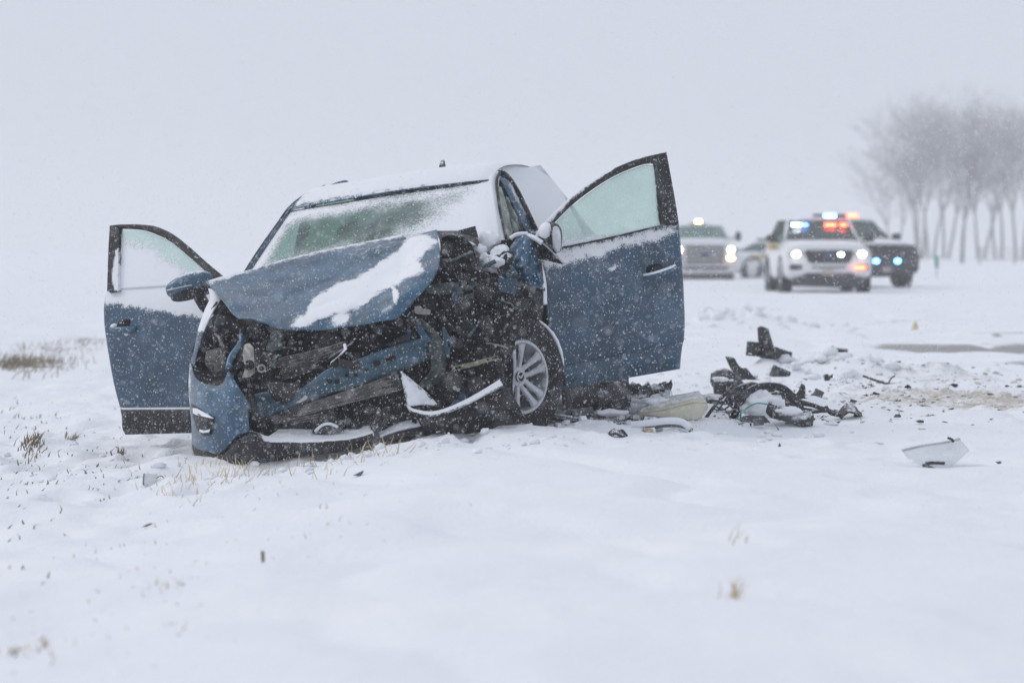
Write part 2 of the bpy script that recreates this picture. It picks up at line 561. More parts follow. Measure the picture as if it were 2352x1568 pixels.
# ------------------------------------------------------------------ snow-covered ground
_fp = np.random.default_rng(21)
DENTS = [(_fp.uniform(-4.2, -1.2), _fp.uniform(12.6, 18.5), _fp.uniform(0.06, 0.16), _fp.uniform(0.02, 0.06)) for _ in range(70)]
DENTS += [(_fp.uniform(1.2, 4.4), _fp.uniform(9.0, 14.5), _fp.uniform(0.05, 0.11), _fp.uniform(0.006, 0.016)) for _ in range(24)]
DENTS += [(_fp.uniform(-0.6, 2.2), _fp.uniform(12.8, 15.2), _fp.uniform(0.06, 0.12), _fp.uniform(0.012, 0.03)) for _ in range(30)]
LUMPS = [(2.42, 21.6, 0.30, 0.15), (2.62, 21.2, 0.22, 0.11), (2.25, 22.1, 0.2, 0.10), (2.95, 21.4, 0.28, 0.09), (3.3, 21.3, 0.25, 0.07),
         (1.95, 21.9, 0.2, 0.05), (1.2, 22.4, 0.25, 0.05), (3.0, 36.8, 0.6, 0.16), (2.7, 37.4, 0.5, 0.12), (0.45, 15.05, 0.2, 0.05),
         (0.95, 15.6, 0.25, 0.05), (1.4, 15.7, 0.25, 0.035), (-0.35, 14.45, 0.25, 0.05), (0.1, 14.55, 0.3, 0.055), (-1.75, 13.75, 0.4, 0.03)]
LUMPS += [(_fp.uniform(0.6, 5.2), _fp.uniform(15.3, 22.5), _fp.uniform(0.05, 0.14), _fp.uniform(0.015, 0.05)) for _ in range(110)]
LUMPS += [(_fp.uniform(2.0, 5.0), _fp.uniform(16.2, 21.5), _fp.uniform(0.03, 0.07), _fp.uniform(0.012, 0.03)) for _ in range(160)]
LUMPS += [(_fp.uniform(-4.5, -1.4), _fp.uniform(12.8, 19), _fp.uniform(0.06, 0.2), _fp.uniform(0.015, 0.05)) for _ in range(60)]
def ground_base(x, y):
    t = 0.1 - x
    h = 0.10 - 0.15 * sstep(0, 1.8, t) - 0.17 * sstep(1.6, 4.5, t) + 0.30 * sstep(7, 22, t)
    return h
def ground_z(x, y, lumps=None, dents=None):
    x = np.asarray(x, float)
    y = np.asarray(y, float)
    shp = x.shape
    x, y = np.atleast_1d(x).ravel(), np.atleast_1d(y).ravel()
    near = 1 - sstep(40, 90, y)
    h = ground_base(x, y)
    h = h + near * (0.05 * (fbm(x * 0.45, y * 0.3, 3, 5) - 0.5) + 0.018 * (fbm(x * 2.2, y * 1.6, 3, 9) - 0.5))
    left = sstep(0.5, 2.5, 0.0 - x) * near
    h = h + left * 0.11 * (fbm(x * 3.1, y * 2.6, 4, 31) - 0.5)
    dis = np.exp(-(((x - 2.6) / 1.9) ** 2 + ((y - 18.6) / 3.2) ** 2) ** 2)
    h = h + dis * 0.05 * (fbm(x * 7, y * 6, 4, 41) - 0.45)
    churn = np.exp(-(((x + 0.2) / 2.1) ** 2 + ((y - 14.6) / 1.0) ** 2) ** 2)
    h = h + churn * 0.06 * (fbm(x * 5, y * 5, 4, 61) - 0.5) + near * 0.010 * (fbm(x * 6, y * 4, 3, 71) - 0.5)
    drift = np.abs(fbm(x * 0.9 + 0.25 * y, y * 0.55, 3, 81) - 0.5)
    h = h - near * 0.04 * np.clip(0.12 - drift, 0, 1) / 0.12 * sstep(4, 8, y)
    for cx, cy, r, a in (LUMPS if lumps is None else lumps):
        m = (np.abs(x - cx) < 3 * r) & (np.abs(y - cy) < 3 * r)
        if m.any():
            d = np.exp(-((x[m] - cx) ** 2 + (y[m] - cy) ** 2) / (r * r))
            h[m] += a * d * (0.65 + 0.7 * fbm(x[m] * 14, y[m] * 14, 3, 3))
    for cx, cy, r, a in (DENTS if dents is None else dents):
        m = (np.abs(x - cx) < 3 * r) & (np.abs(y - cy) < 3 * r)
        if m.any():
            q = np.hypot(x[m] - cx, (y[m] - cy) * 0.7) / r
            h[m] += -a * np.exp(-q ** 4) + 0.35 * a * np.exp(-((q - 1.4) / 0.35) ** 2)
    return h.reshape(shp)
_LA, _DA = np.array(LUMPS), np.array(DENTS)
def gz(x, y):
    near_ = lambda q: q[(np.abs(q[:, 0] - x) < 3 * q[:, 2]) & (np.abs(q[:, 1] - y) < 3 * q[:, 2])]
    return float(ground_z(np.array([x]), np.array([y]), near_(_LA), near_(_DA))[0])
def GP(u, v):
    """ground point seen at photo pixel u, v"""
    d = ray(u, v)
    z = 0.09
    for _ in range(12):
        t = (z - CAM_H) / d.z
        p = CAMP + d * t
        z = 0.5 * z + 0.5 * float(ground_base(np.array([p.x]), np.array([p.y]))[0])
    return Vector((p.x, p.y, gz(p.x, p.y)))

def axis(segs):
    out = []
    for a, b, s in segs:
        n = max(2, int(round((b - a) / s)))
        out += list(np.linspace(a, b, n, endpoint=False))
    out.append(segs[-1][1])
    return np.array(out)
gx = axis([(-700, -200, 50), (-200, -40, 8), (-40, -12, 1.2), (-12, -5, 0.15), (-5, 6, 0.032), (6, 14, 0.2), (14, 60, 1.6), (60, 200, 10), (200, 700, 50)])
gy = axis([(-12, 4, 0.5), (4, 12, 0.06), (12, 23.5, 0.04), (23.5, 40, 0.12), (40, 100, 0.8), (100, 300, 8), (300, 2000, 60)])
X, Y = np.meshgrid(gx, gy)
Z = ground_z(X, Y)
gv = np.stack([X, Y, Z], -1).reshape(-1, 3)
nx, ny = len(gx), len(gy)
ii = (np.arange(ny - 1)[:, None] * nx + np.arange(nx - 1)[None]).ravel()
gf = np.stack([ii, ii + 1, ii + nx + 1, ii + nx], -1)
me = bpy.data.meshes.new('snow_ground')
me.vertices.add(len(gv))
me.vertices.foreach_set('co', gv.ravel())
me.loops.add(gf.size)
me.loops.foreach_set('vertex_index', gf.ravel())
me.polygons.add(len(gf))
me.polygons.foreach_set('loop_start', np.arange(len(gf)) * 4)
me.polygons.foreach_set('loop_total', np.full(len(gf), 4))
me.polygons.foreach_set('use_smooth', np.ones(len(gf), bool))
me.update()
fx_, fy_ = gv[:, 0], gv[:, 1]
dirt = 0.68 * np.exp(-(((fx_ - 3.0) / 1.25) ** 2 + ((fy_ - 18.3) / 2.3) ** 2) ** 1.5)
dirt = np.maximum(dirt, 0.5 * np.exp(-(((fx_ - 3.1) / 0.8) ** 2 + ((fy_ - 21.2) / 0.9) ** 2) ** 1.5))
dirt = np.maximum(dirt, 0.55 * np.exp(-(((fx_ - 2.4) / 0.5) ** 2 + ((fy_ - 21.7) / 0.5) ** 2)))
dirt = np.maximum(dirt, 0.45 * np.exp(-(((fx_ - 0.55) / 0.25) ** 2 + ((fy_ - 15.6) / 0.3) ** 2)))
dirt = np.maximum(dirt, 0.42 * np.exp(-(((fx_ + 5.8) / 2.6) ** 2 + ((fy_ - 34.5) / 2.0) ** 2)))
wob = 0.6 * (fbm(fx_ * 0.5, fy_ * 0.2, 3, 77) - 0.5)
band = lambda c, w, s: np.exp(-((fy_ - c - wob * 2.0 + 0.12 * (fx_ - 4)) / w) ** 2) * sstep(s, s + 1.3, fx_)
asph = np.maximum(1.15 * band(28.0, 1.5, 2.9), 0.85 * band(24.0, 0.7, 3.3))
asph = np.maximum(asph, 0.6 * band(33.0, 0.5, 4.3))
for ax, ay, ar, aw in ((10.5, 32.0, 6.6, 0.10), (10.5, 32.0, 5.0, 0.10), (6.5, 33.5, 3.2, 0.09), (6.5, 33.5, 1.7, 0.09)):
    rr_t = np.hypot(fx_ - ax, (fy_ - ay) * 0.62)
    asph = np.maximum(asph, 0.55 * np.exp(-((rr_t - ar) / aw) ** 2) * sstep(3.0, 4.0, fx_) * (fy_ > 20) * (fy_ < 45))
asph *= 0.55 + 0.9 * fbm(fx_ * 1.1, fy_ * 0.9, 3, 55)
for nm, arr in (('dirt', dirt), ('asphalt', asph)):
    a = me.attributes.new(nm, 'FLOAT', 'POINT')
    a.data.foreach_set('value', arr.astype(np.float32))
me.materials.append(snow_mat('ground_snow', dirt_attr=True, scale=7.0, bump=0.03))
ground = bpy.data.objects.new('snow_ground', me)
COL.objects.link(ground)
setp(ground, 'snow-covered road shoulder, road and field', 'snow', kind='structure')

# ------------------------------------------------------------------ the wrecked car
car = empty('wrecked_car', label='blue crossover car with smashed front and both front doors open', cat='car')
car.matrix_world = CAR_M
def lrow(a, b, n=5, bow=0.0):
    """straight row of n (u, v, y) points from a to b, bowed towards the camera by bow metres"""
    t = np.linspace(0, 1, n)[:, None]
    r = np.array(a) * (1 - t) + np.array(b) * t
    r[:, 2] -= bow * (4 * t[:, 0] * (1 - t[:, 0]))
    return r

# --- windscreen and roof
header = np.array([(664, 486, 2.03), (690, 480, 1.99), (800, 462, 1.94), (900, 446, 1.92), (1000, 432, 1.93), (1090, 420, 1.97), (1130, 413, 2.02)])
wrows = []
bot = np.array([(550, 660, 1.46), (600, 652, 1.38), (720, 632, 1.27), (850, 606, 1.22), (980, 581, 1.24), (1100, 562, 1.34), (1150, 553, 1.44)])
for k, t in enumerate(np.linspace(0, 1, 6)):
    r = header * (1 - t) + bot * t
    r[:, 2] -= 0.03 * 4 * t * (1 - t)
    r[:, 1] += 1.2 * (1 - t)
    wrows.append(r)
sheet('windshield', wrows, 'windshield', car, 60, 40, thick=0.005,
      snow=[([(1100, 400), (1160, 395), (1190, 580), (540, 690), (555, 640), (700, 612), (860, 578), (960, 535), (1040, 470)], 70),
            ([(540, 690), (560, 640), (700, 606), (860, 576), (1000, 546), (1200, 526), (1200, 690)], 36),
            ([(640, 497), (700, 484), (1150, 418), (1150, 428), (700, 495), (655, 520), (575, 660), (560, 650)], 26)], snow_base=0.15)
hl = [P(*q) for q in catmull(header, 25)]
ysec = [0.0, 0.05, 0.15, 0.35, 0.7, 1.15, 1.6, 1.95, 2.12]
zsec = [0.0, 0.035, 0.070, 0.105, 0.118, 0.112, 0.085, 0.035, -0.02]
wsec = [1.0, 1.01, 1.025, 1.04, 1.05, 1.03, 0.99, 0.94, 0.90]
rv = []
roof_rows = []
for dy, dz, ws in zip(ysec, zsec, wsec):
    row = []
    for i, p in enumerate(hl):
        s = (i / 24 - 0.5) * 2
        edge = abs(s) ** 4
        row.append((p.x * ws, p.y + dy - 0.06 * (1 - s * s) * (dy / 2.1), p.z + dz * (1 - 0.30 * edge) + 0.012 * (1 - s * s)))
    roof_rows.append(row)
# the right edge of the roof climbs along the line seen in the photograph
rail_px = [(664, 486, 2.03), (672, 478, 2.08), (690, 462, 2.18), (716, 445, 2.38), (752, 429, 2.73), (800, 416, 3.18)]
for k, q in enumerate(rail_px):
    want = P(*q)
    off = want - Vector(roof_rows[k][0])
    for i in range(25):
        f = max(0.0, 1 - i / 9.0) ** 2
        roof_rows[k][i] = tuple(Vector(roof_rows[k][i]) + off * f)
g = spline_grid(np.array(roof_rows), 49, 40)
obj('roof', [Vector(p) for p in g.reshape(-1, 3)], grid_faces(49, 40), 'roof_snow', car, thick=-0.004, attrs={'snow': np.tile(np.linspace(0.10, 0.40, 49), 40)})
# black line of the windscreen header seal
MB().tube([p + Vector((0, -0.008, -0.004)) for p in hl[1:22]], 0.0030, 6).build('windshield_seal', 'cladding', car)
# roof rail and right A-pillar (image left)
rp = [P(548, 664, 1.47), P(578, 612, 1.60), P(612, 560, 1.76), P(640, 520, 1.90), P(664, 485, 2.03)]
rp += [Vector(r[0]) + Vector((-0.004, 0, 0.002)) for r in roof_rows[1:5]]
rp = [Vector(p) for p in catmull(np.array([tuple(p) for p in rp]), 40)]
MB().tube(rp, [0.019 - 0.015 * i / 39 for i in range(40)], 8).build('windshield_pillar', 'paint_door', car)
MB().tube([p + Vector((-0.010, 0.0, 0.010)) for p in rp], [0.010 - 0.007 * i / 39 for i in range(40)], 6).build('pillar_seal', 'cladding', car)
# left A-pillar buried in snow (image right)
sheet('windshield_pillar', [[(1108, 420, 2.02), (1128, 402, 2.04), (1140, 394, 2.10), (1149, 394, 2.14)],
                      [(1116, 452, 1.90), (1130, 448, 1.90), (1140, 445, 1.95), (1145, 440, 2.00)],
                      [(1122, 500, 1.70), (1136, 500, 1.69), (1146, 497, 1.74), (1151, 490, 1.80)],
                      [(1130, 560, 1.45), (1142, 560, 1.44), (1155, 556, 1.50), (1164, 550, 1.56)]], 'roof_snow', car, 20, 40, thick=0.03,
      snow=[([(1080, 380), (1170, 380), (1180, 580), (1090, 580)], 20)], noise=[(9, 0.012, 2.0)])
# snow-caked roof side to the right of the door opening
sheet('roof_side', [[(1147, 392, 2.20), (1170, 378, 2.6), (1225, 385, 3.4), (1268, 412, 3.95), (1296, 450, 4.2)],
                         [(1158, 396, 2.55), (1180, 400, 2.75), (1235, 418, 3.4), (1282, 446, 3.95), (1308, 475, 4.22)],
                         [(1190, 455, 2.62), (1210, 462, 2.8), (1262, 480, 3.4), (1306, 500, 3.95), (1330, 518, 4.26)],
                         [(1228, 535, 2.66), (1246, 540, 2.85), (1296, 552, 3.4), (1332, 562, 3.95), (1350, 570, 4.3)]], 'roof_snow', car, 40, 30, thick=0.02,
      snow=[([(1100, 340), (1400, 340), (1400, 620), (1100, 620)], 10)], noise=[(6, 0.015, 4.0)])
sheet('center_pillar', [[(1143, 402, 2.30), (1150, 399, 2.36), (1157, 400, 2.42)], [(1162, 440, 2.44), (1174, 440, 2.48), (1185, 440, 2.54)],
                        [(1190, 494, 2.5), (1200, 491, 2.53), (1210, 487, 2.57)], [(1212, 545, 2.54), (1220, 535, 2.56), (1228, 525, 2.58)]], 'paint', car, 9, 24, thick=0.03,
      snow=[([(1165, 405), (1190, 440), (1216, 490), (1205, 492), (1178, 445)], 12)])
ptube('door_seal', [(1154, 396, 2.3), (1170, 410, 2.5), (1190, 442, 2.54), (1212, 487, 2.56), (1232, 530, 2.58)], 0.014, 'cladding', car)
ptube('pillar_edge', [(1148, 396, 2.12), (1142, 412, 2.04), (1143, 440, 1.96), (1150, 490, 1.78), (1163, 548, 1.55)], 0.008, 'plastic', car)
# deployed curtain airbag hanging inside the opening
sheet('curtain_airbag', [[(1143, 428, 2.14), (1147, 428, 2.16), (1152, 430, 2.18)], [(1149, 470, 2.06), (1156, 472, 2.08), (1163, 470, 2.1)],
                         [(1154, 510, 1.96), (1162, 512, 1.98), (1172, 510, 2.0)], [(1158, 552, 1.86), (1166, 556, 1.88), (1178, 548, 1.9)]], 'airbag', car, 12, 30, thick=0.02,
      noise=[(18, 0.02, 1.0)])
sheet('curtain_airbag', [[(1160, 452, 2.3), (1164, 452, 2.3), (1168, 454, 2.3)], [(1170, 490, 2.3), (1176, 492, 2.3), (1182, 494, 2.3)],
                         [(1178, 520, 2.3), (1184, 522, 2.3), (1190, 526, 2.3)], [(1182, 550, 2.3), (1188, 552, 2.3), (1194, 552, 2.3)]], 'airbag', car, 8, 20, thick=0.02,
      noise=[(18, 0.02, 5.0)])
# shark-fin antenna and roof-rail stub
fin_base = Vector(roof_rows[6][12]) + Vector((0.0, 0.0, 0.0))
fb = fin_base + Vector((0, 0, 0.012))
MB().prism([fb + Vector((-0.012, -0.10, 0.0)), fb + Vector((-0.012, -0.03, 0.06)), fb + Vector((-0.010, 0.05, 0.095)), fb + Vector((-0.012, 0.075, 0.0))],
           (0.024, 0, 0)).build('shark_fin_antenna', 'cladding', car, smooth=False, bevel=0.006)

# --- rear body, hidden for the most part behind the doors
def side_panel(name, sx, y0, y1, mat):
    rows = []
    for z, x in ((0.30, 0.88), (0.55, 0.915), (0.80, 0.915), (1.08, 0.85)):
        rows.append([(sx * (x - (0.05 if y > 4.1 else 0)), y, z) for y in np.linspace(y0, y1, 8)])
    g = spline_grid(np.array(rows), 24, 14).reshape(-1, 3)
    return obj(name, [Vector(p) for p in g], grid_faces(24, 14), mat, car, thick=0.02)
side_panel('rear_side_panel', 1, 2.62, 4.45, 'paint')
side_panel('rear_side_panel', -1, 2.62, 4.45, 'paint')
gq = spline_grid(np.array([[(-0.80, 4.48, 0.32), (0, 4.60, 0.32), (0.80, 4.48, 0.32)], [(-0.84, 4.50, 0.7), (0, 4.62, 0.7), (0.84, 4.50, 0.7)],
                           [(-0.78, 4.44, 1.08), (0, 4.56, 1.08), (0.78, 4.44, 1.08)]]), 20, 12).reshape(-1, 3)
obj('tailgate', [Vector(p) for p in gq], grid_faces(20, 12), 'paint', car, thick=0.03)
gq = spline_grid(np.array([[(-0.76, 4.44, 1.09), (0, 4.54, 1.09), (0.76, 4.44, 1.09)], [(-0.64, 4.28, 1.35), (0, 4.36, 1.35), (0.64, 4.28, 1.35)],
                           [(-0.54, 4.06, 1.58), (0, 4.12, 1.60), (0.54, 4.06, 1.58)]]), 20, 12).reshape(-1, 3)
obj('rear_window', [Vector(p) for p in gq], grid_faces(20, 12), 'frostglass', car, thick=0.005, attrs={'snow': np.full(240, 0.75)})
gq = spline_grid(np.array([[(-0.84, 2.62, 1.09), (-0.84, 3.5, 1.10), (-0.76, 4.42, 1.10)], [(-0.73, 2.62, 1.35), (-0.73, 3.5, 1.36), (-0.64, 4.28, 1.35)],
                           [(-0.61, 2.62, 1.57), (-0.61, 3.4, 1.58), (-0.54, 4.06, 1.56)]]), 20, 12).reshape(-1, 3)
obj('rear_side_window', [Vector(p) for p in gq], grid_faces(20, 12), 'frostglass', car, thick=0.005, attrs={'snow': np.full(240, 0.1)})
MB().box((0, 2.9, 0.30), (1.66, 3.1, 0.06)).build('floor_pan', 'dark', car, smooth=False)
MB().box((-0.83, 2.62, 0.7), (0.08, 0.10, 0.78)).build('center_pillar', 'paint', car, smooth=False, bevel=0.01)
MB().tube([(-0.80, 2.62, 1.08), (-0.70, 2.62, 1.36), (-0.60, 2.62, 1.58)], 0.035, 8).build('center_pillar_top', 'cladding', car)
for sx in (-1, 1):
    MB().box((sx * 0.83, 2.05, 0.33), (0.10, 1.2, 0.10)).build('door_sill', 'cladding', car, smooth=False, bevel=0.02)
# cabin
dash = [[(-0.74, 1.36, 0.98), (0, 1.22, 1.02), (0.72, 1.40, 0.98)], [(-0.72, 1.60, 1.02), (0, 1.52, 1.04), (0.7, 1.62, 1.02)],
        [(-0.70, 1.74, 0.94), (0, 1.70, 0.95), (0.68, 1.76, 0.94)], [(-0.68, 1.76, 0.62), (0, 1.72, 0.60), (0.66, 1.78, 0.62)]]
obj('dashboard', [Vector(p) for p in spline_grid(np.array(dash), 20, 16).reshape(-1, 3)], grid_faces(20, 16), 'interior', car, thick=0.02)
for sx in (-0.38, 0.38):
    s_back = MB().ellipsoid(Matrix.Translation((sx, 2.55, 0.88)) @ Matrix.Rotation(math.radians(-14), 4, 'X') @ Matrix.Diagonal((0.24, 0.09, 0.36, 1)), 16, 12, 0.6).build('front_seat', 'seat', car)
    MB().ellipsoid(Matrix.Translation((sx, 2.28, 0.52)) @ Matrix.Diagonal((0.25, 0.28, 0.09, 1)), 16, 10, 0.6).build('seat_cushion', 'seat', s_back)
    MB().ellipsoid(Matrix.Translation((sx, 2.66, 1.30)) @ Matrix.Diagonal((0.13, 0.06, 0.09, 1)), 14, 10, 0.7).build('headrest', 'seat', s_back)
MB().ellipsoid(Matrix.Translation((0, 3.55, 0.88)) @ Matrix.Diagonal((0.62, 0.10, 0.34, 1)), 20, 12, 0.5).build('rear_seat', 'seat', car)
sw = MB().revolve([(0.165 + 0.015 * math.cos(a), 0.015 * math.sin(a)) for a in np.linspace(0, 2 * math.pi, 9)[:-1]],
                  Matrix.Translation((0.38, 1.93, 1.0)) @ Matrix.Rotation(math.radians(64), 4, 'X'), 28, closed=True)
sw.build('steering_wheel', 'interior', car)
# mirror pod, blue strip and inspection sticker behind the windscreen top
traced('mirror_pod', [(812, 478, 2.02), (830, 466, 2.02), (935, 449, 2.02), (930, 463, 2.01), (895, 474, 1.99), (840, 480, 1.99)], 'cladding', car, 0.05, bevel=0.008)
traced('blue_tag', [(820, 482, 1.945), (850, 476, 1.945), (868, 475, 1.945), (866, 480, 1.94), (845, 484, 1.94), (822, 485, 1.94)], 'sticker_blue', car, 0.01)
traced('inspection_sticker', [(893, 474, 1.90), (896, 468, 1.905), (912, 466, 1.905), (910, 475, 1.90), (895, 478, 1.898)], 'sticker_green', car, 0.003)

# --- hood, buckled, with snow caught in the fold
HOOD = [
 [(473, 648, 1.00), (520, 634, 1.14), (588, 617, 1.25), (697, 584, 1.33), (807, 563, 1.36), (880, 549, 1.37), (922, 542, 1.36), (940, 549, 1.30), (965, 538, 1.27), (1003, 527, 1.18)],
 [(481, 656, 0.95), (530, 648, 1.03), (598, 634, 1.10), (705, 605, 1.17), (812, 583, 1.20), (878, 567, 1.21), (912, 562, 1.22), (938, 566, 1.20), (966, 553, 1.08), (1006, 551, 1.02)],
 [(494, 668, 0.82), (540, 668, 0.88), (610, 660, 0.93), (713, 637, 1.00), (812, 613, 1.04), (866, 598, 1.05), (904, 590, 1.09), (938, 588, 1.07), (968, 582, 0.90), (1010, 577, 0.82)],
 [(512, 690, 0.68), (556, 692, 0.70), (625, 690, 0.74), (718, 670, 0.81), (802, 645, 0.86), (850, 628, 0.89), (894, 622, 0.93), (930, 620, 0.90), (962, 612, 0.74), (1008, 603, 0.68)],
 [(530, 715, 0.56), (570, 713, 0.56), (636, 716, 0.58), (718, 702, 0.64), (784, 680, 0.70), (836, 664, 0.72), (878, 655, 0.74), (908, 650, 0.70), (945, 645, 0.57), (997, 636, 0.56)],
 [(543, 727, 0.50), (580, 729, 0.48), (643, 738, 0.47), (708, 730, 0.50), (765, 718, 0.53), (820, 706, 0.53), (862, 696, 0.52), (892, 690, 0.49), (925, 684, 0.46), (976, 664, 0.50)],
 [(552, 732, 0.47), (586, 735, 0.44), (650, 755, 0.42), (704, 757, 0.42), (765, 753, 0.42), (825, 744, 0.42), (872, 735, 0.41), (898, 731, 0.40), (917, 724, 0.41), (950, 692, 0.46)],
 [(553, 734, 0.50), (588, 738, 0.47), (651, 758, 0.45), (704, 760, 0.45), (766, 756, 0.45), (826, 747, 0.45), (873, 738, 0.44), (899, 734, 0.43), (920, 726, 0.44), (952, 694, 0.49)]]
HOOD_SNOW = [(943, 546), (930, 560), (918, 580), (891, 595), (861, 618), (815, 644), (777, 655), (747, 674), (719, 688), (712, 706), (700, 735), (719, 739), (752, 728), (766, 721),
             (793, 722), (826, 704), (850, 685), (878, 666), (911, 655), (930, 641), (971, 622), (960, 603), (979, 576), (1003, 557), (985, 545), (962, 543)]
hood = sheet('hood', HOOD, 'paint', car, 110, 84, thick=0.006, noise=[(2.2, 0.022, 1.5), (3.7, 0.022, 9.1), (7.0, 0.008, 3.3)], snow_lift=0.014,
             snow=[(HOOD_SNOW, 15), ([(880, 640), (885, 640), (915, 672), (912, 700), (904, 700), (902, 668)], 8),
                   ([(770, 722), (800, 722), (790, 748), (765, 746)], 22), ([(690, 728), (720, 735), (700, 752), (672, 752)], 22),
                   ([(470, 640), (600, 608), (930, 533), (930, 543), (700, 588), (600, 616), (480, 652)], 12, 0.8), ([(760, 570), (905, 545), (915, 580), (800, 610)], 60, 0.42)], snow_max=0.95)
traced('hood_rear_corner', [(1000, 530, 1.18), (1050, 530, 1.25), (1091, 519, 1.3), (1098, 545, 1.28), (1100, 566, 1.22), (1084, 556, 1.15), (1062, 543, 1.08), (1030, 540, 1.05), (1008, 548, 1.04)],
       'plastic', car, 0.012)
sheet('hood_underside', [[(1006, 536, 1.17), (1040, 534, 1.2), (1060, 540, 1.2), (1085, 562, 1.2)], [(1012, 560, 1.08), (1040, 556, 1.12), (1062, 562, 1.14), (1088, 585, 1.14)],
                         [(1014, 590, 1.06), (1040, 590, 1.08), (1065, 592, 1.08), (1092, 602, 1.08)]], 'dark', car, 20, 16, noise=[(10, 0.03, 7)])
ptube('hood_strut', [(1012, 598, 0.95), (1040, 597, 0.98), (1064, 587, 1.02), (1086, 580, 1.06)], 0.008, 'greymetal', car)

# --- bulkhead and crumpled engine bay
def wall_sheet(name, poly_rows, mat, amp, seed, nu=70, nv=60, **kw):
    return sheet(name, poly_rows, mat, car, nu, nv, thick=0.01, noise=[(5, amp, seed), (13, amp * 0.5, seed + 2), (31, amp * 0.22, seed + 5)], **kw)
wall_sheet('bulkhead', [[(500, 690, 1.30), (700, 650, 1.38), (900, 600, 1.38), (1080, 560, 1.36), (1235, 545, 1.42)],
                        [(470, 800, 1.20), (700, 780, 1.20), (900, 740, 1.22), (1080, 690, 1.25), (1245, 660, 1.38)],
                        [(470, 900, 1.15), (700, 880, 1.10), (900, 850, 1.12), (1080, 820, 1.2), (1240, 800, 1.40)],
                        [(480, 1040, 1.10), (700, 1010, 1.05), (900, 985, 1.08), (1080, 965, 1.15), (1250, 950, 1.38)]], 'dark', 0.10, 3.0)
wall_sheet('engine_block', [[(560, 742, 0.72), (700, 765, 0.68), (850, 752, 0.70), (960, 705, 0.82)], [(560, 800, 0.66), (700, 810, 0.62), (850, 790, 0.66), (970, 760, 0.80)],
                            [(570, 880, 0.62), (700, 870, 0.60), (850, 850, 0.62), (980, 840, 0.78)], [(590, 960, 0.60), (700, 950, 0.58), (850, 930, 0.62), (960, 920, 0.76)]], 'dark', 0.07, 11.0)
wall_sheet('crushed_fender_liner', [[(960, 690, 0.95), (1040, 650, 1.0), (1130, 640, 1.02), (1200, 650, 1.08)], [(950, 770, 0.82), (1040, 750, 0.86), (1130, 740, 0.86), (1195, 735, 0.80)],
                                    [(950, 850, 0.78), (1040, 830, 0.80), (1110, 830, 0.70), (1176, 830, 0.66)], [(950, 960, 0.74), (1040, 950, 0.70), (1110, 950, 0.66), (1182, 945, 0.62)]], 'dark', 0.09, 17.0)
wall_sheet('inner_fender', [[(985, 600, 1.10), (1050, 590, 1.12), (1120, 590, 1.16), (1172, 575, 1.22)], [(985, 650, 1.05), (1050, 640, 1.08), (1120, 640, 1.10), (1190, 640, 1.18)],
                            [(970, 700, 1.0), (1050, 690, 1.05), (1120, 690, 1.08), (1230, 700, 1.2)], [(960, 740, 0.95), (1050, 740, 1.0), (1120, 740, 1.02), (1240, 745, 1.2)]], 'dark', 0.06, 23.0)
sheet('grey_shelf_panel', [[(982, 655, 0.98), (1020, 650, 0.98), (1060, 648, 1.0), (1095, 646, 1.02)], [(980, 666, 0.95), (1020, 664, 0.95), (1060, 660, 0.97), (1095, 656, 1.0)],
                           [(985, 674, 0.95), (1020, 676, 0.95), (1060, 672, 0.97), (1090, 664, 1.0)]], 'primer', car, 24, 12, noise=[(14, 0.02, 2)])
# lumps of snow behind the engine bay, at the foot of the pillar
for (u, v, y, r, sq) in ((1148, 590, 1.22, 0.055, 1.15), (1130, 612, 1.16, 0.05, 0.8), (1114, 592, 1.18, 0.035, 0.7), (1140, 606, 1.14, 0.04, 1.0), (1120, 556, 1.30, 0.06, 0.9), (1104, 580, 1.24, 0.04, 0.8)):
    mb = MB().ellipsoid(Matrix.Translation(P(u, v, y)) @ Matrix.Diagonal((r, r, r * sq, 1)), 16, 12)
    for q in mb.v:
        n = (mnoise.noise(q * 22) + 0.6 * mnoise.noise(q * 55)) * 0.6 * r
        q += (q - P(u, v, y)).normalized() * n
    mb.build('snow_lump', 'snow', car)

# --- crushed left fender (blue sheet between bulkhead and door)
sheet('fender', [[(1188, 545, 1.34), (1200, 536, 1.36), (1212, 537, 1.36), (1222, 545, 1.38)], [(1170, 572, 1.26), (1190, 570, 1.22), (1212, 568, 1.26), (1230, 575, 1.34)],
                      [(1172, 606, 1.22), (1192, 606, 1.17), (1216, 606, 1.20), (1241, 610, 1.32)], [(1182, 636, 1.2), (1200, 640, 1.16), (1222, 644, 1.2), (1249, 645, 1.32)],
                      [(1190, 650, 1.22), (1206, 655, 1.2), (1228, 660, 1.22), (1253, 668, 1.33)]], 'paint', car, 36, 36, thick=0.004, noise=[(9, 0.06, 4.4), (24, 0.02, 2.0)])
sheet('fender_edge', [[(1226, 572, 1.36), (1232, 572, 1.38)], [(1240, 612, 1.33), (1247, 612, 1.36)], [(1248, 650, 1.32), (1255, 650, 1.36)], [(1250, 700, 1.33), (1257, 699, 1.36)]],
      'paint', car, 8, 30, thick=0.01, noise=[(20, 0.01, 1.0)], snow=[([(1222, 565), (1240, 570), (1262, 650), (1262, 705), (1247, 700), (1243, 650)], 8)])
traced('torn_fender_flap', [(1158, 613, 0.96), (1175, 608, 0.95), (1187, 622, 0.94), (1187, 650, 0.93), (1185, 668, 0.93), (1179, 690, 0.94), (1170, 680, 0.95), (1166, 674, 0.94), (1147, 671, 0.94), (1142, 655, 0.94),
                            (1147, 634, 0.95), (1153, 620, 0.96)], 'paint', car, 0.006, bevel=0.003)
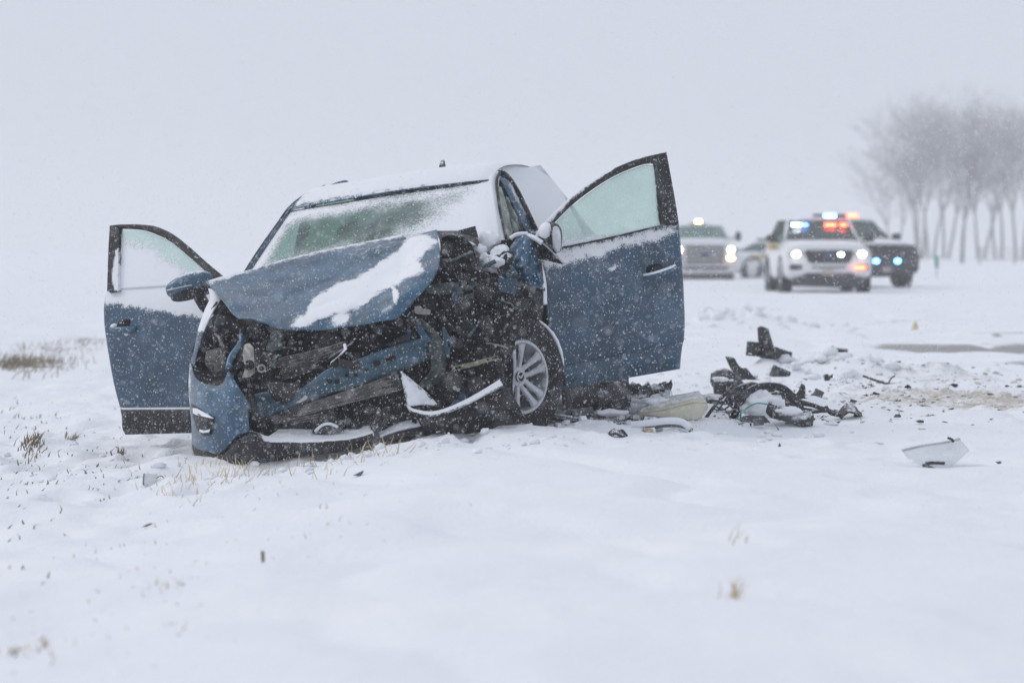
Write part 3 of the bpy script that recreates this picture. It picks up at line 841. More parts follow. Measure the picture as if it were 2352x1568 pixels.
wall_sheet('fender_lining', [[(1188, 648, 1.26), (1210, 655, 1.26), (1232, 660, 1.28), (1252, 672, 1.36)], [(1186, 690, 1.24), (1210, 692, 1.22), (1232, 698, 1.26), (1250, 705, 1.36)],
                             [(1190, 740, 1.24), (1210, 738, 1.22), (1228, 738, 1.26), (1243, 738, 1.34)]], 'plastic', 0.02, 29.0, nu=24, nv=24)
ptube('fender_brace', [(1088, 620, 1.08), (1110, 612, 1.06), (1138, 600, 1.08)], 0.012, 'paint', car)
traced('blue_bracket', [(1058, 652, 1.0), (1072, 640, 1.0), (1086, 642, 1.0), (1092, 652, 1.0), (1075, 662, 1.0)], 'paint', car, 0.01)

# --- crash beam with punched holes
BEAM_TOP = [(584, 905), (612, 899), (640, 902), (679, 896), (709, 880), (739, 856), (770, 838), (800, 832), (831, 821), (861, 809), (892, 798), (925, 786), (958, 778), (982, 776)]
BEAM_BOT = [(599, 961), (622, 952), (650, 940), (679, 930), (709, 920), (739, 910), (770, 900), (800, 891), (831, 882), (861, 872), (892, 862), (925, 850), (958, 838), (985, 826)]
nb = len(BEAM_TOP)
yb = np.interp(np.arange(nb), [0, 3, 8, 13], [0.34, 0.30, 0.36, 0.62])
rows = []
for t, dy in ((0.0, 0.04), (0.03, 0.0), (0.25, -0.002), (0.36, 0.004), (0.55, 0.004), (0.66, -0.002), (0.97, 0.0), (1.0, 0.04)):
    rows.append([(a[0] * (1 - t) + b[0] * t, a[1] * (1 - t) + b[1] * t, y + dy) for a, b, y in zip(BEAM_TOP, BEAM_BOT, yb)])
beam = sheet('crash_beam', rows, 'beam', car, 80, 22, thick=0.005, noise=[(5, 0.02, 6.0)])
def disc_at(name, u, v, y, r, mat, parent, ry=None, depth=0.012):
    c = P(u, v, y)
    m = MB()
    pts = [c + Vector((r * math.cos(a), 0, (ry or r) * math.sin(a))) for a in np.linspace(0, 2 * math.pi, 15)[:-1]]
    m.prism(pts, (0, depth, 0))
    return m.build(name, mat, parent, smooth=False)
M['hole'] = dusted('punched_hole', (0.008, 0.008, 0.009), rough=0.9, up=0, speck=0.1)
for (u, v, r) in ((714, 890, 0.013), (755, 876, 0.016), (773, 876, 0.011), (817, 859, 0.013), (864, 835, 0.014), (899, 823, 0.015), (767, 838, 0.018), (795, 862, 0.007), (888, 826, 0.008), (840, 850, 0.006)):
    i = int(np.argmin([abs(a[0] - u) for a in BEAM_TOP]))
    disc_at('bolt_hole', u, v, yb[i] - 0.012, r, 'hole', beam, depth=0.05)
sheet('torn_beam_cover', [[(612, 880, 0.30), (640, 876, 0.29), (668, 880, 0.29), (690, 872, 0.30)], [(620, 905, 0.28), (645, 908, 0.27), (668, 908, 0.27), (690, 893, 0.29)],
                          [(632, 922, 0.29), (648, 928, 0.28), (664, 925, 0.28), (684, 905, 0.30)]], 'plastic', car, 20, 14, thick=0.004, noise=[(16, 0.015, 3)])
sheet('torn_beam_cover', [[(776, 822, 0.32), (800, 828, 0.31), (822, 826, 0.31)], [(780, 836, 0.305), (802, 842, 0.30), (828, 838, 0.30)], [(786, 846, 0.31), (806, 848, 0.305), (830, 846, 0.31)]],
      'plastic', car, 16, 10, thick=0.004, noise=[(18, 0.012, 9)])

# --- radiator and condenser: every fin its own strip
def fins(name, q00, q01, q10, q11, n, parent, mat='fin', r=0.0035, gap=None):
    """n bent fins between the line q00-q01 (first fin) and q10-q11 (last fin)"""
    back = MB().add([P(q00[0], q00[1], q00[2] + 0.012), P(q01[0], q01[1], q01[2] + 0.012), P(q11[0], q11[1], q11[2] + 0.012), P(q10[0], q10[1], q10[2] + 0.012)], [(0, 1, 2, 3)])
    core = back.build(name, 'dark', parent, smooth=False, thick=0.004, offset=0)
    core.parent = parent
    rr = random.Random(len(name) * 7 + n)
    for i in range(n):
        t = i / (n - 1)
        a = np.array(q00) * (1 - t) + np.array(q10) * t
        b = np.array(q01) * (1 - t) + np.array(q11) * t
        k0, k1 = rr.uniform(0, 0.08), rr.uniform(0.8, 1.0)
        pts = []
        for s in np.linspace(k0, k1, 9):
            q = a * (1 - s) + b * s
            q[1] += rr.uniform(-0.9, 0.9)
            q[2] += rr.uniform(-0.004, 0.004)
            pts.append(P(*q))
        MB().tube(pts, r, 4).build('fin', mat, core, smooth=False)
    return core
fins('radiator', (632, 826, 0.385), (770, 792, 0.40), (648, 872, 0.37), (730, 848, 0.385), 12, car, r=0.0026)
fins('radiator', (728, 806, 0.40), (800, 782, 0.42), (740, 822, 0.40), (790, 804, 0.42), 4, car, r=0.0032)
fins('condenser', (690, 934, 0.345), (905, 860, 0.40), (668, 960, 0.34), (922, 894, 0.40), 13, car, r=0.0026)
fins('condenser', (664, 964, 0.35), (745, 948, 0.35), (668, 974, 0.35), (720, 964, 0.35), 3, car, r=0.0030)
sheet('condenser_tank', [[(896, 856, 0.42), (908, 852, 0.42)], [(906, 874, 0.42), (918, 872, 0.42)], [(914, 896, 0.42), (926, 893, 0.42)]], 'greymetal', car, 6, 10, thick=0.02)
wall_sheet('lower_engine_cover', [[(600, 965, 0.50), (760, 950, 0.50), (900, 905, 0.52), (960, 900, 0.56)], [(610, 990, 0.44), (760, 975, 0.46), (900, 945, 0.5), (1000, 945, 0.55)],
                                  [(620, 1015, 0.40), (760, 1000, 0.42), (900, 985, 0.46), (1040, 985, 0.5)]], 'dark', 0.05, 37.0)

# --- right front corner: bumper shell, fog-lamp pocket, empty headlight hole
BUMP = [
 [(436, 834, 0.62), (450, 868, 0.50), (476, 882, 0.36), (508, 882, 0.28), (524, 854, 0.24), (533, 862, 0.24)],
 [(433, 884, 0.60), (448, 892, 0.46), (474, 898, 0.32), (506, 898, 0.24), (532, 894, 0.19), (551, 893, 0.18)],
 [(435, 922, 0.58), (448, 924, 0.44), (474, 930, 0.30), (506, 932, 0.21), (540, 932, 0.16), (574, 933, 0.15)],
 [(438, 960, 0.57), (450, 962, 0.43), (474, 966, 0.29), (506, 968, 0.20), (540, 962, 0.15), (569, 946, 0.15)],
 [(440, 992, 0.57), (452, 998, 0.43), (476, 1000, 0.29), (508, 1004, 0.20), (540, 992, 0.15), (572, 988, 0.15)],
 [(441, 1021, 0.57), (452, 1030, 0.43), (474, 1036, 0.30), (506, 1040, 0.21), (534, 1012, 0.17), (556, 994, 0.17)]]
sheet('bumper', BUMP, 'paint', car, 60, 50, thick=0.005, noise=[(6, 0.010, 8.0)], snow=[([(430, 830), (437, 830), (436, 900), (438, 960), (434, 960)], 10)])
lip = [
 [(440, 1018, 0.59), (450, 1030, 0.45), (474, 1036, 0.32), (506, 1041, 0.23), (536, 1008, 0.19), (572, 989, 0.19), (610, 1000, 0.22), (650, 1005, 0.22), (709, 1008, 0.24), (800, 1002, 0.28), (856, 988, 0.32)],
 [(443, 1036, 0.57), (454, 1048, 0.42), (478, 1056, 0.29), (508, 1058, 0.20), (538, 1042, 0.16), (574, 1028, 0.16), (612, 1022, 0.18), (650, 1020, 0.19), (709, 1018, 0.21), (800, 1010, 0.25), (856, 997, 0.30)],
 [(450, 1052, 0.56), (462, 1064, 0.42), (486, 1074, 0.30), (512, 1076, 0.22), (545, 1070, 0.18), (580, 1062, 0.18), (616, 1054, 0.20), (652, 1046, 0.21), (711, 1036, 0.23), (800, 1022, 0.27), (857, 1008, 0.32)],
 [(462, 1064, 0.60), (474, 1080, 0.48), (496, 1092, 0.38), (520, 1092, 0.32), (550, 1086, 0.28), (585, 1078, 0.28), (620, 1070, 0.30), (655, 1060, 0.30), (712, 1048, 0.32), (802, 1034, 0.34), (858, 1018, 0.38)]]
sheet('bumper_lip', lip, 'cladding', car, 90, 22, thick=0.006, noise=[(9, 0.012, 5.0)],
      snow=[([(606, 1000), (650, 1001), (709, 1004), (800, 996), (860, 982), (860, 992), (800, 1008), (709, 1014), (640, 1012), (612, 1010)], 12)])
# snow shelf lying on the lip behind it
sheet('lip_snow', [[(640, 985, 0.40), (700, 985, 0.42), (760, 990, 0.42), (850, 976, 0.46)], [(622, 998, 0.30), (690, 1000, 0.30), (760, 1000, 0.32), (852, 984, 0.38)],
                   [(606, 1006, 0.22), (690, 1011, 0.22), (770, 1008, 0.25), (858, 992, 0.31)]], 'snow', car, 40, 16, thick=0.02, noise=[(14, 0.02, 2.0)])
# fog-lamp pocket
sheet('fog_lamp_pocket', [[(439, 926, 0.52), (452, 936, 0.395), (468, 947, 0.31), (490, 960, 0.225)], [(442, 950, 0.50), (456, 957, 0.37), (470, 963, 0.295), (488, 968, 0.23)],
                          [(446, 968, 0.46), (458, 975, 0.355), (470, 981, 0.295), (482, 986, 0.25)], [(452, 986, 0.40), (460, 994, 0.34), (468, 1000, 0.30), (478, 999, 0.26)]], 'plastic', car, 16, 16, thick=0.003)
traced('fog_pocket_snow', [(442, 937, 0.475), (452, 938, 0.375), (478, 952, 0.25), (490, 961, 0.21), (470, 957, 0.28), (452, 953, 0.375), (443, 949, 0.465)], 'snow', car, 0.01)
disc_at('fog_lamp', 467, 976, 0.275, 0.026, 'greymetal', car, depth=0.03)
traced('fog_pocket_snow', [(458, 986, 0.34), (470, 988, 0.275), (482, 986, 0.235), (480, 992, 0.235), (466, 994, 0.285), (458, 991, 0.335)], 'snow', car, 0.008)
# fender edge and headlight hole
sheet('fender_edge', [[(478, 662, 1.00), (490, 664, 0.95), (502, 676, 0.92)], [(482, 684, 0.92), (494, 684, 0.88), (506, 690, 0.85)], [(470, 712, 0.78), (480, 712, 0.74), (488, 716, 0.70)],
                            [(456, 752, 0.64), (462, 752, 0.60), (468, 760, 0.58)], [(446, 800, 0.62), (450, 800, 0.59), (454, 804, 0.57)], [(437, 836, 0.62), (442, 836, 0.59), (446, 840, 0.57)]],
      'paint', car, 12, 50, thick=0.006, snow=[([(470, 655), (510, 670), (500, 700), (474, 762), (450, 762), (466, 700)], 14)])
for k, (du, dv) in enumerate(((0, 0), (9, 4), (17, 8))):
    ptube('fender_rib', [(498 + du, 694 + dv, 0.80), (486 + du, 712 + dv, 0.74), (478 + du, 735 + dv, 0.68), (473 + du, 752 + dv, 0.64)], 0.006, 'greymetal' if k != 1 else 'plastic', car)
wall_sheet('headlight_hole', [[(470, 745, 0.90), (500, 725, 0.95), (545, 735, 0.92), (580, 745, 0.85)], [(446, 800, 0.80), (490, 790, 0.95), (530, 795, 0.92), (570, 800, 0.80)],
                              [(442, 840, 0.66), (480, 840, 0.85), (515, 840, 0.80), (545, 845, 0.66)], [(450, 868, 0.52), (478, 882, 0.45), (508, 882, 0.40), (535, 866, 0.40)]], 'dark', 0.03, 43.0, nu=40, nv=36)
sheet('headlight_remnant', [[(474, 806, 0.72), (494, 800, 0.70), (516, 796, 0.66)], [(470, 832, 0.66), (494, 832, 0.62), (520, 826, 0.58)], [(486, 856, 0.56), (502, 856, 0.53), (518, 848, 0.52)]],
      'plastic', car, 16, 14, thick=0.004, noise=[(14, 0.03, 4)])
ptube('blue_brace', [(553, 770, 0.52), (556, 785, 0.48), (545, 800, 0.44), (530, 822, 0.40), (524, 848, 0.34)], [0.010, 0.012, 0.016, 0.022, 0.028][-1] * 0.6, 'paint', car)
ptube('blue_brace', [(554, 755, 0.54), (552, 772, 0.52), (558, 786, 0.5)], 0.007, 'greymetal', car)
sheet('white_latch_plate', [[(560, 792, 0.44), (572, 788, 0.43), (582, 796, 0.43)], [(558, 816, 0.43), (572, 818, 0.41), (584, 822, 0.42)], [(562, 846, 0.43), (574, 848, 0.41), (586, 852, 0.42)],
                            [(556, 868, 0.43), (570, 866, 0.41), (582, 860, 0.42)]], 'ivory', car, 16, 24, thick=0.006, noise=[(22, 0.03, 4)])
disc_at('latch_boss', 572, 838, 0.40, 0.026, 'hole', car)
disc_at('latch_boss', 600, 846, 0.40, 0.022, 'ivory', car)
disc_at('latch_boss', 600, 846, 0.385, 0.012, 'hole', car)
disc_at('washer_cap', 634, 773, 0.47, 0.033, 'primer', car, depth=0.04)
disc_at('washer_cap', 633, 772, 0.455, 0.010, 'greymetal', car, depth=0.02)
traced('filler_neck', [(612, 792, 0.48), (626, 784, 0.47), (648, 788, 0.47), (650, 800, 0.47), (632, 808, 0.47), (610, 804, 0.48)], 'primer', car, 0.06, bevel=0.006)
ptube('prop_strip', [(724, 876, 0.38), (742, 860, 0.38), (758, 848, 0.39), (770, 838, 0.40)], 0.005, 'alloy', car, n=5)
traced('snowy_clip', [(757, 840, 0.37), (760, 830, 0.37), (776, 818, 0.37), (790, 802, 0.38), (787, 790, 0.39), (793, 788, 0.39), (796, 802, 0.37), (786, 812, 0.37), (768, 827, 0.37), (762, 832, 0.365)], 'snow', car, 0.02, bevel=0.003)
ptube('wire_bracket', [(756, 822, 0.42), (770, 812, 0.42), (790, 800, 0.42), (812, 784, 0.44)], 0.004, 'alloy', car, n=5)
traced('snow_smear', [(678, 925, 0.272), (692, 916, 0.272), (700, 908, 0.274), (706, 910, 0.274), (704, 916, 0.27), (690, 924, 0.27)], 'ivory', car, 0.01)

# --- pieces seen in the crushed left front
sheet('frame_rail', [[(944, 736, 0.66), (956, 732, 0.66), (968, 730, 0.68)], [(966, 768, 0.62), (985, 764, 0.62), (1000, 760, 0.66)], [(985, 800, 0.60), (1004, 800, 0.60), (1020, 790, 0.66)],
                    [(990, 850, 0.60), (1008, 850, 0.60), (1024, 846, 0.66)], [(960, 884, 0.60), (985, 888, 0.60), (1008, 880, 0.66)]], 'primer', car, 24, 40, thick=0.006, noise=[(12, 0.05, 2.2), (28, 0.02, 5)])
traced('blue_shard', [(945, 733, 0.60), (960, 748, 0.59), (975, 760, 0.58), (992, 780, 0.58), (980, 788, 0.58), (966, 774, 0.59), (952, 752, 0.60)], 'paint', car, 0.008)
traced('blue_shard', [(1016, 752, 0.62), (1024, 756, 0.62), (1036, 780, 0.61), (1042, 790, 0.61), (1034, 800, 0.61), (1032, 822, 0.62), (1026, 818, 0.62), (1018, 790, 0.62)], 'paint', car, 0.008)
traced('slot', [(1026, 776, 0.605), (1029, 776, 0.605), (1033, 796, 0.6), (1030, 798, 0.6)], 'hole', car, 0.008)
ptube('blue_rod', [(1102, 736, 0.78), (1092, 752, 0.76), (1078, 772, 0.74)], 0.008, 'paint', car)
disc_at('ivory_connector', 961, 712, 0.62, 0.022, 'ivory', car)
traced('ivory_connector', [(972, 709, 0.62), (987, 712, 0.62), (986, 723, 0.61), (962, 722, 0.61)], 'ivory', car, 0.03, bevel=0.003)
# yellow strap with bolt holes
strap = sheet('zinc_strap', [[(1037, 841, 0.56), (1060, 836, 0.56), (1085, 831, 0.55), (1110, 824, 0.55), (1143, 816, 0.56)],
                             [(1038, 852, 0.56), (1062, 848, 0.56), (1087, 842, 0.55), (1112, 834, 0.55), (1146, 825, 0.56)]], 'brass', car, 24, 5, thick=0.012)
for (u, v) in ((1048, 846), (1055, 844), (1120, 826), (1133, 823), (1139, 821)):
    disc_at('strap_hole', u, v, 0.545, 0.006, 'hole', strap, depth=0.02)
traced('strap_joint', [(1092, 828, 0.54), (1100, 826, 0.54), (1102, 838, 0.54), (1094, 840, 0.54)], 'brass', car, 0.015, bevel=0.002)
disc_at('ivory_clip', 1044, 891, 0.55, 0.010, 'ivory', car)
disc_at('ivory_clip', 1052, 895, 0.55, 0.009, 'ivory', car)
# broken grille wing full of snow
sheet('grille_wing', [[(919, 853, 0.42), (921, 852, 0.42), (924, 853, 0.42)], [(926, 886, 0.40), (942, 878, 0.42), (956, 880, 0.46)], [(931, 915, 0.38), (956, 908, 0.41), (982, 902, 0.47)],
                      [(936, 934, 0.36), (966, 930, 0.40), (1008, 932, 0.47)]], 'plastic', car, 24, 30, thick=0.006, noise=[(16, 0.01, 2)],
      snow=[([(915, 850), (926, 850), (1012, 932), (936, 936)], 16, 0.85)])
sheet('grille_surround', [[(934, 928, 0.35), (950, 938, 0.34), (985, 944, 0.34), (1020, 938, 0.36), (1069, 917, 0.38), (1110, 894, 0.42), (1147, 871, 0.46)],
                          [(940, 940, 0.33), (955, 948, 0.32), (985, 953, 0.32), (1020, 947, 0.34), (1072, 926, 0.36), (1114, 904, 0.40), (1156, 884, 0.44)]], 'plastic', car, 50, 10, thick=0.014,
      noise=[(20, 0.004, 2)], snow=[([(930, 925), (985, 940), (1020, 934), (1069, 913), (1147, 867), (1160, 884), (1075, 930), (1020, 950), (985, 957), (938, 942)], 7, 0.72)])
sheet('splash_shield', [[(950, 946, 0.36), (1000, 958, 0.36), (1070, 932, 0.40), (1160, 884, 0.48)], [(960, 965, 0.33), (1010, 968, 0.32), (1080, 952, 0.36), (1170, 910, 0.46)],
                        [(970, 985, 0.36), (1020, 982, 0.36), (1090, 975, 0.40), (1182, 940, 0.50)], [(975, 1000, 0.42), (1020, 998, 0.42), (1090, 990, 0.46), (1185, 965, 0.56)]], 'dark', car, 40, 26, thick=0.006, noise=[(7, 0.03, 3), (17, 0.012, 8)])
sheet('splash_shield_flap', [[(1150, 886, 0.46), (1172, 892, 0.50)], [(1160, 912, 0.46), (1186, 920, 0.52)], [(1180, 945, 0.50), (1200, 950, 0.56)]], 'plastic', car, 10, 20, thick=0.006, noise=[(14, 0.03, 3)])
# lower grille pieces lying on the lip
ptube('grille_ring', [(722, 990, 0.36), (724, 975, 0.35), (740, 964, 0.34), (760, 960, 0.34), (776, 966, 0.34), (778, 980, 0.35)], 0.010, 'plastic', car)
ptube('grille_ring', [(724, 990, 0.33), (740, 976, 0.32), (758, 973, 0.32), (776, 980, 0.33)], 0.008, 'snow', car)
traced('grille_blade', [(856, 990, 0.36), (852, 975, 0.36), (862, 962, 0.36), (864, 945, 0.37), (870, 934, 0.37), (876, 948, 0.36), (872, 964, 0.36), (878, 972, 0.36), (870, 990, 0.36)], 'plastic', car, 0.012, snow=0.42)
traced('grille_blade', [(716, 994, 0.33), (720, 984, 0.33), (770, 978, 0.33), (784, 970, 0.33), (788, 992, 0.33), (744, 997, 0.33)], 'plastic', car, 0.02, snow=0.40)
traced('undertray', [(875, 1006, 0.34), (900, 998, 0.34), (960, 980, 0.38), (1010, 974, 0.42), (1015, 982, 0.42), (960, 994, 0.38), (905, 1010, 0.34)], 'plastic', car, 0.3)
sheet('undertray_snow', [[(868, 992, 0.46), (930, 966, 0.48), (990, 964, 0.5)], [(872, 1000, 0.36), (930, 982, 0.38), (1000, 974, 0.42)]], 'snow', car, 24, 8, thick=0.012, noise=[(16, 0.02, 2)])

# --- loose scrap, hoses and wires through the engine bay
jr = random.Random(5)
JUNK = [((560, 745), (960, 760), 0.50, 0.75, 26), ((960, 600), (1180, 720), 0.75, 1.05, 30), ((950, 720), (1170, 930), 0.55, 0.85, 46), ((590, 770), (720, 900), 0.42, 0.56, 22),
        ((450, 740), (550, 860), 0.55, 0.85, 10), ((620, 950), (960, 985), 0.42, 0.5, 10), ((1100, 640), (1245, 740), 0.95, 1.2, 10), ((760, 770), (960, 800), 0.42, 0.6, 10)]
def in_wreck(u, v):
    return in_poly(np.array([u]), np.array([v]), [(455, 755), (520, 725), (560, 740), (640, 760), (770, 760), (900, 738), (960, 690), (1005, 610), (1010, 560), (1090, 560), (1120, 610), (1180, 600),
                                                  (1240, 700), (1230, 735), (1170, 800), (1175, 880), (1000, 960), (860, 985), (600, 985), (560, 880), (450, 860)])[0]
for (u0, v0), (u1, v1), ya, yb_, cnt in JUNK:
    k = 0
    while k < cnt:
        u, v = jr.uniform(u0, u1), jr.uniform(v0, v1)
        if not in_wreck(u, v):
            u, v = jr.uniform(u0, u1), jr.uniform(v0, v1)
            k += 0.2
            continue
        y = jr.uniform(ya, yb_)
        kind = jr.random()
        mat = jr.choices(['dark', 'plastic', 'greymetal', 'paint', 'primer', 'fin', 'ivory'], [42, 34, 9, 4, 6, 4, 1])[0]
        if kind < 0.36:
            a = jr.uniform(0, math.pi)
            L = jr.uniform(14, 46)
            w = jr.uniform(3, 9)
            dx, dz = math.cos(a) * L, math.sin(a) * L
            px_, pz = -math.sin(a) * w, math.cos(a) * w
            rows = []
            for s in (-1, 1):
                rows.append([(u + dx * t + px_ * s + jr.uniform(-3, 3), v + dz * t + pz * s + jr.uniform(-3, 3), y + jr.uniform(-0.04, 0.04)) for t in (-0.5, -0.15, 0.2, 0.5)])
            sheet('bent_bracket', rows, mat, car, 10, 4, thick=0.006, smooth=False)
        elif kind < 0.66:
            pts = [(u, v, y)]
            a = jr.uniform(0, 6.28)
            for _ in range(4):
                a += jr.uniform(-0.9, 0.9)
                q = pts[-1]
                L = jr.uniform(6, 18)
                pts.append((q[0] + math.cos(a) * L, q[1] + math.sin(a) * L * 0.8, q[2] + jr.uniform(-0.03, 0.03)))
            ptube('hose' if mat in ('dark', 'plastic') else 'cable', pts, jr.choice([0.004, 0.005, 0.008, 0.013]), mat, car, n=6, res=14)
        elif kind < 0.88:
            n = jr.choice([4, 5, 5, 6])
            R = jr.uniform(6, 20)
            ang = sorted(jr.uniform(0, 6.28) for _ in range(n))
            if max((ang[(i + 1) % n] - ang[i]) % 6.283 for i in range(n)) < 3.1:
                traced('torn_panel', [(u + R * jr.uniform(0.6, 1.2) * math.cos(t), v + R * jr.uniform(0.5, 1.0) * math.sin(t), y + jr.uniform(-0.05, 0.05)) for t in ang], mat, car, jr.uniform(0.006, 0.03))
        else:
            disc_at('broken_boss', u, v, y, jr.uniform(0.008, 0.024), mat, car, depth=jr.uniform(0.02, 0.06))
        k += 1

# --- wheels
def wheel(name, center, nrm, parent, R=0.36, rr=0.222, width=0.22, full=True, snowtop=0.0):
    nrm = Vector(nrm).normalized()
    q = nrm.to_track_quat('Z', 'Y').to_matrix().to_4x4()
    M4 = Matrix.Translation(center) @ q
    w = width / 2
    prof = [(rr, -w * 0.8), (rr + 0.03, -w), (R - 0.03, -w * 0.98), (R - 0.008, -w * 0.8), (R, -w * 0.4), (R, w * 0.4), (R - 0.008, w * 0.8), (R - 0.03, w * 0.98), (rr + 0.05, w * 1.02), (rr + 0.02, w * 0.96), (rr + 0.004, w * 0.85)]
    ty = MB().revolve(prof, M4, 48, closed=True)
    for i in range(48):                                     # tread blocks
        t = 2 * math.pi * i / 48
        for h in (-0.06, -0.02, 0.02, 0.06):
            c = M4 @ Vector((R * math.cos(t), R * math.sin(t), h))
            ty.box(c, (0.012, 0.032, 0.030), (q @ Matrix.Rotation(t, 4, 'Z')).to_3x3())
    tyre = ty.build(name, 'tyre', parent, sharp=40)
    if not full:
        return tyre
    rim = MB()
    rim.revolve([(rr + 0.004, w * 0.85), (rr - 0.002, w * 0.93), (rr - 0.016, w * 0.93), (rr - 0.022, w * 0.80), (rr - 0.028, -w * 0.7), (rr - 0.01, -w * 0.8), (rr + 0.002, -w * 0.7)], M4, 48, closed=True)
    ro = rim.build('rim', 'alloy', tyre, sharp=35)
    MB().revolve([(0.0, -w * 0.1), (0.16, -w * 0.1), (0.16, -w * 0.3), (0.0, -w * 0.3)], M4, 32).build('brake_disc', 'dark', tyre)
    for i in range(5):
        for s in (-1, 1):
            t = 2 * math.pi * i / 5 + s * 0.21 + 0.35
            a0 = 2 * math.pi * i / 5 + s * 0.42 + 0.35
            r0, r1 = 0.045, rr - 0.018
            d0 = Vector((math.cos(a0), math.sin(a0), 0))
            d1 = Vector((math.cos(t), math.sin(t), 0))
            p0, p1 = d0 * r0, d1 * r1
            ax = (p1 - p0).normalized()
            sd = Vector((-ax.y, ax.x, 0))
            sp = MB()
            ring = []
            for f, hw, z in ((0, 0.018, w * 0.62), (0.35, 0.017, w * 0.74), (0.75, 0.021, w * 0.86), (1.0, 0.032, w * 0.90)):
                c = p0 * (1 - f) + p1 * f
                ring.append([c + sd * hw + Vector((0, 0, z - 0.012)), c + sd * hw * 0.55 + Vector((0, 0, z)), c - sd * hw * 0.55 + Vector((0, 0, z)), c - sd * hw + Vector((0, 0, z - 0.012)), c + Vector((0, 0, z - 0.045))])
            vs = [M4 @ v for rg in ring for v in rg]
            fs = []
            for k in range(3):
                for j in range(5):
                    fs.append((k * 5 + j, k * 5 + (j + 1) % 5, (k + 1) * 5 + (j + 1) % 5, (k + 1) * 5 + j))
            fs += [(0, 1, 2, 3, 4), (19, 18, 17, 16, 15)]
            sp.add(vs, fs)
            sp.build('spoke', 'alloy', tyre, smooth=False, bevel=0.003)
    MB().revolve([(0.0, w * 0.66), (0.050, w * 0.66), (0.058, w * 0.58), (0.06, w * 0.4)], M4, 28).build('hub', 'alloy', tyre, sharp=40)
    MB().revolve([(0.0, w * 0.72), (0.026, w * 0.72), (0.030, w * 0.66)], M4, 28).build('hub_cap', 'hole', tyre, sharp=40)
    MB().revolve([(0.0295, w * 0.70), (0.0295, w * 0.78), (0.024, w * 0.78), (0.024, w * 0.70)], M4, 28, closed=True).build('emblem_ring', 'alloy', tyre, sharp=40)
    up_l = (M4.to_3x3().inverted() @ Vector((0, 0, 1)))
    ang = math.atan2(up_l.y, up_l.x) - math.pi / 2
    Me = M4 @ Matrix.Rotation(ang, 4, 'Z')
    wing = [(-0.021, 0.012), (-0.012, 0.012), (0, -0.002), (0.012, 0.012), (0.021, 0.012), (0.017, 0.003), (0.008, -0.006), (0, -0.010), (-0.008, -0.006), (-0.017, 0.003)]
    n = len(wing)
    mb = MB().prism([Me @ Vector((a, b, w * 0.72)) for a, b in wing], (Me.to_3x3() @ Vector((0, 0, 0.005))))
    mb.build('wing_emblem', 'alloy', tyre, smooth=False)
    for i in range(5):
        t = 2 * math.pi * i / 5 + 0.35 + math.pi / 5
        MB().revolve([(0, w * 0.64), (0.008, w * 0.64), (0.008, w * 0.5)], M4 @ Matrix.Translation((0.041 * math.cos(t), 0.041 * math.sin(t), 0.002)), 8).build('lug_nut', 'hole', tyre)
    return tyre
WC = P(1170, 866, 1.05)
wn_w = Vector((0.73, -0.68, 0.05))
wn_l = (CAR_MI.to_3x3() @ wn_w)
lw = wheel('front_wheel', WC, wn_l, car, R=0.33, rr=0.196)
lw['label'] = 'splayed front wheel with silver alloy rim'
# snow along the top of the tyre
zq = wn_l.normalized().to_track_quat('Z', 'Y').to_matrix().to_4x4()
upl = zq.to_3x3().inverted() @ (CAR_MI.to_3x3() @ Vector((0, 0, 1)))
a_up = math.atan2(upl.y, upl.x)
mb = MB()
def on_tyre(t, h, R=0.334):
    return Matrix.Translation(WC) @ zq @ Vector((R * math.cos(t), R * math.sin(t), h))
right_l = zq.to_3x3().inverted() @ (CAR_MI.to_3x3() @ Vector((1, 0, 0)))
sgn = 1 if (math.cos(a_up + 0.5) * right_l.x + math.sin(a_up + 0.5) * right_l.y) > 0 else -1
pts = [on_tyre(a_up + sgn * t, 0.06 + 0.02 * math.sin(t * 9)) for t in np.linspace(0.15, 1.5, 26)]
mb.tube(pts, [0.004 + 0.010 * math.sin(math.pi * i / 25) ** 0.5 * (0.6 + 0.6 * random.random()) for i in range(26)], 8)
mb = MB()
g_ts = catmull(np.array([(1226, 732, 1.24), (1244, 742, 1.25), (1262, 758, 1.26), (1277, 780, 1.265), (1288, 808, 1.27), (1295, 838, 1.27)], float), 22)
mb.tube([P(*q) for q in g_ts], [0.003 + 0.009 * math.sin(math.pi * i / 21) ** 0.6 * random.uniform(0.6, 1.2) for i in range(22)], 8)
mb.build('tyre_snow', 'snow', lw)
wheel('front_wheel', (-0.80, 0.95, 0.36), (-1, -0.2, 0), car, full=False)
wheel('rear_wheel', (0.80, 3.63, 0.36), (1, 0, 0), car, full=False)
wheel('rear_wheel', (-0.80, 3.63, 0.36), (-1, 0, 0), car, full=False)
sheet('sill', [[(1288, 880, 1.75), (1340, 874, 2.0), (1420, 858, 2.5)], [(1296, 905, 1.72), (1350, 902, 2.0), (1430, 890, 2.5)], [(1300, 940, 1.8), (1355, 935, 2.05), (1430, 920, 2.5)]], 'cladding', car, 16, 12, thick=0.02)
sheet('wheel_arch_liner', [[(1225, 728, 1.36), (1236, 736, 1.38)], [(1250, 760, 1.42), (1262, 768, 1.44)], [(1275, 815, 1.46), (1288, 820, 1.48)], [(1286, 880, 1.50), (1300, 884, 1.52)]], 'plastic', car, 8, 30, thick=0.02)
gq = spline_grid(np.array([[(-0.80, 0.75, z), (-0.83, 1.1, z), (-0.84, 1.48, z)] for z in (0.66, 0.78, 0.88)]), 16, 8).reshape(-1, 3)
obj('fender', [Vector(p) for p in gq], grid_faces(16, 8), 'paint', car, thick=0.01)

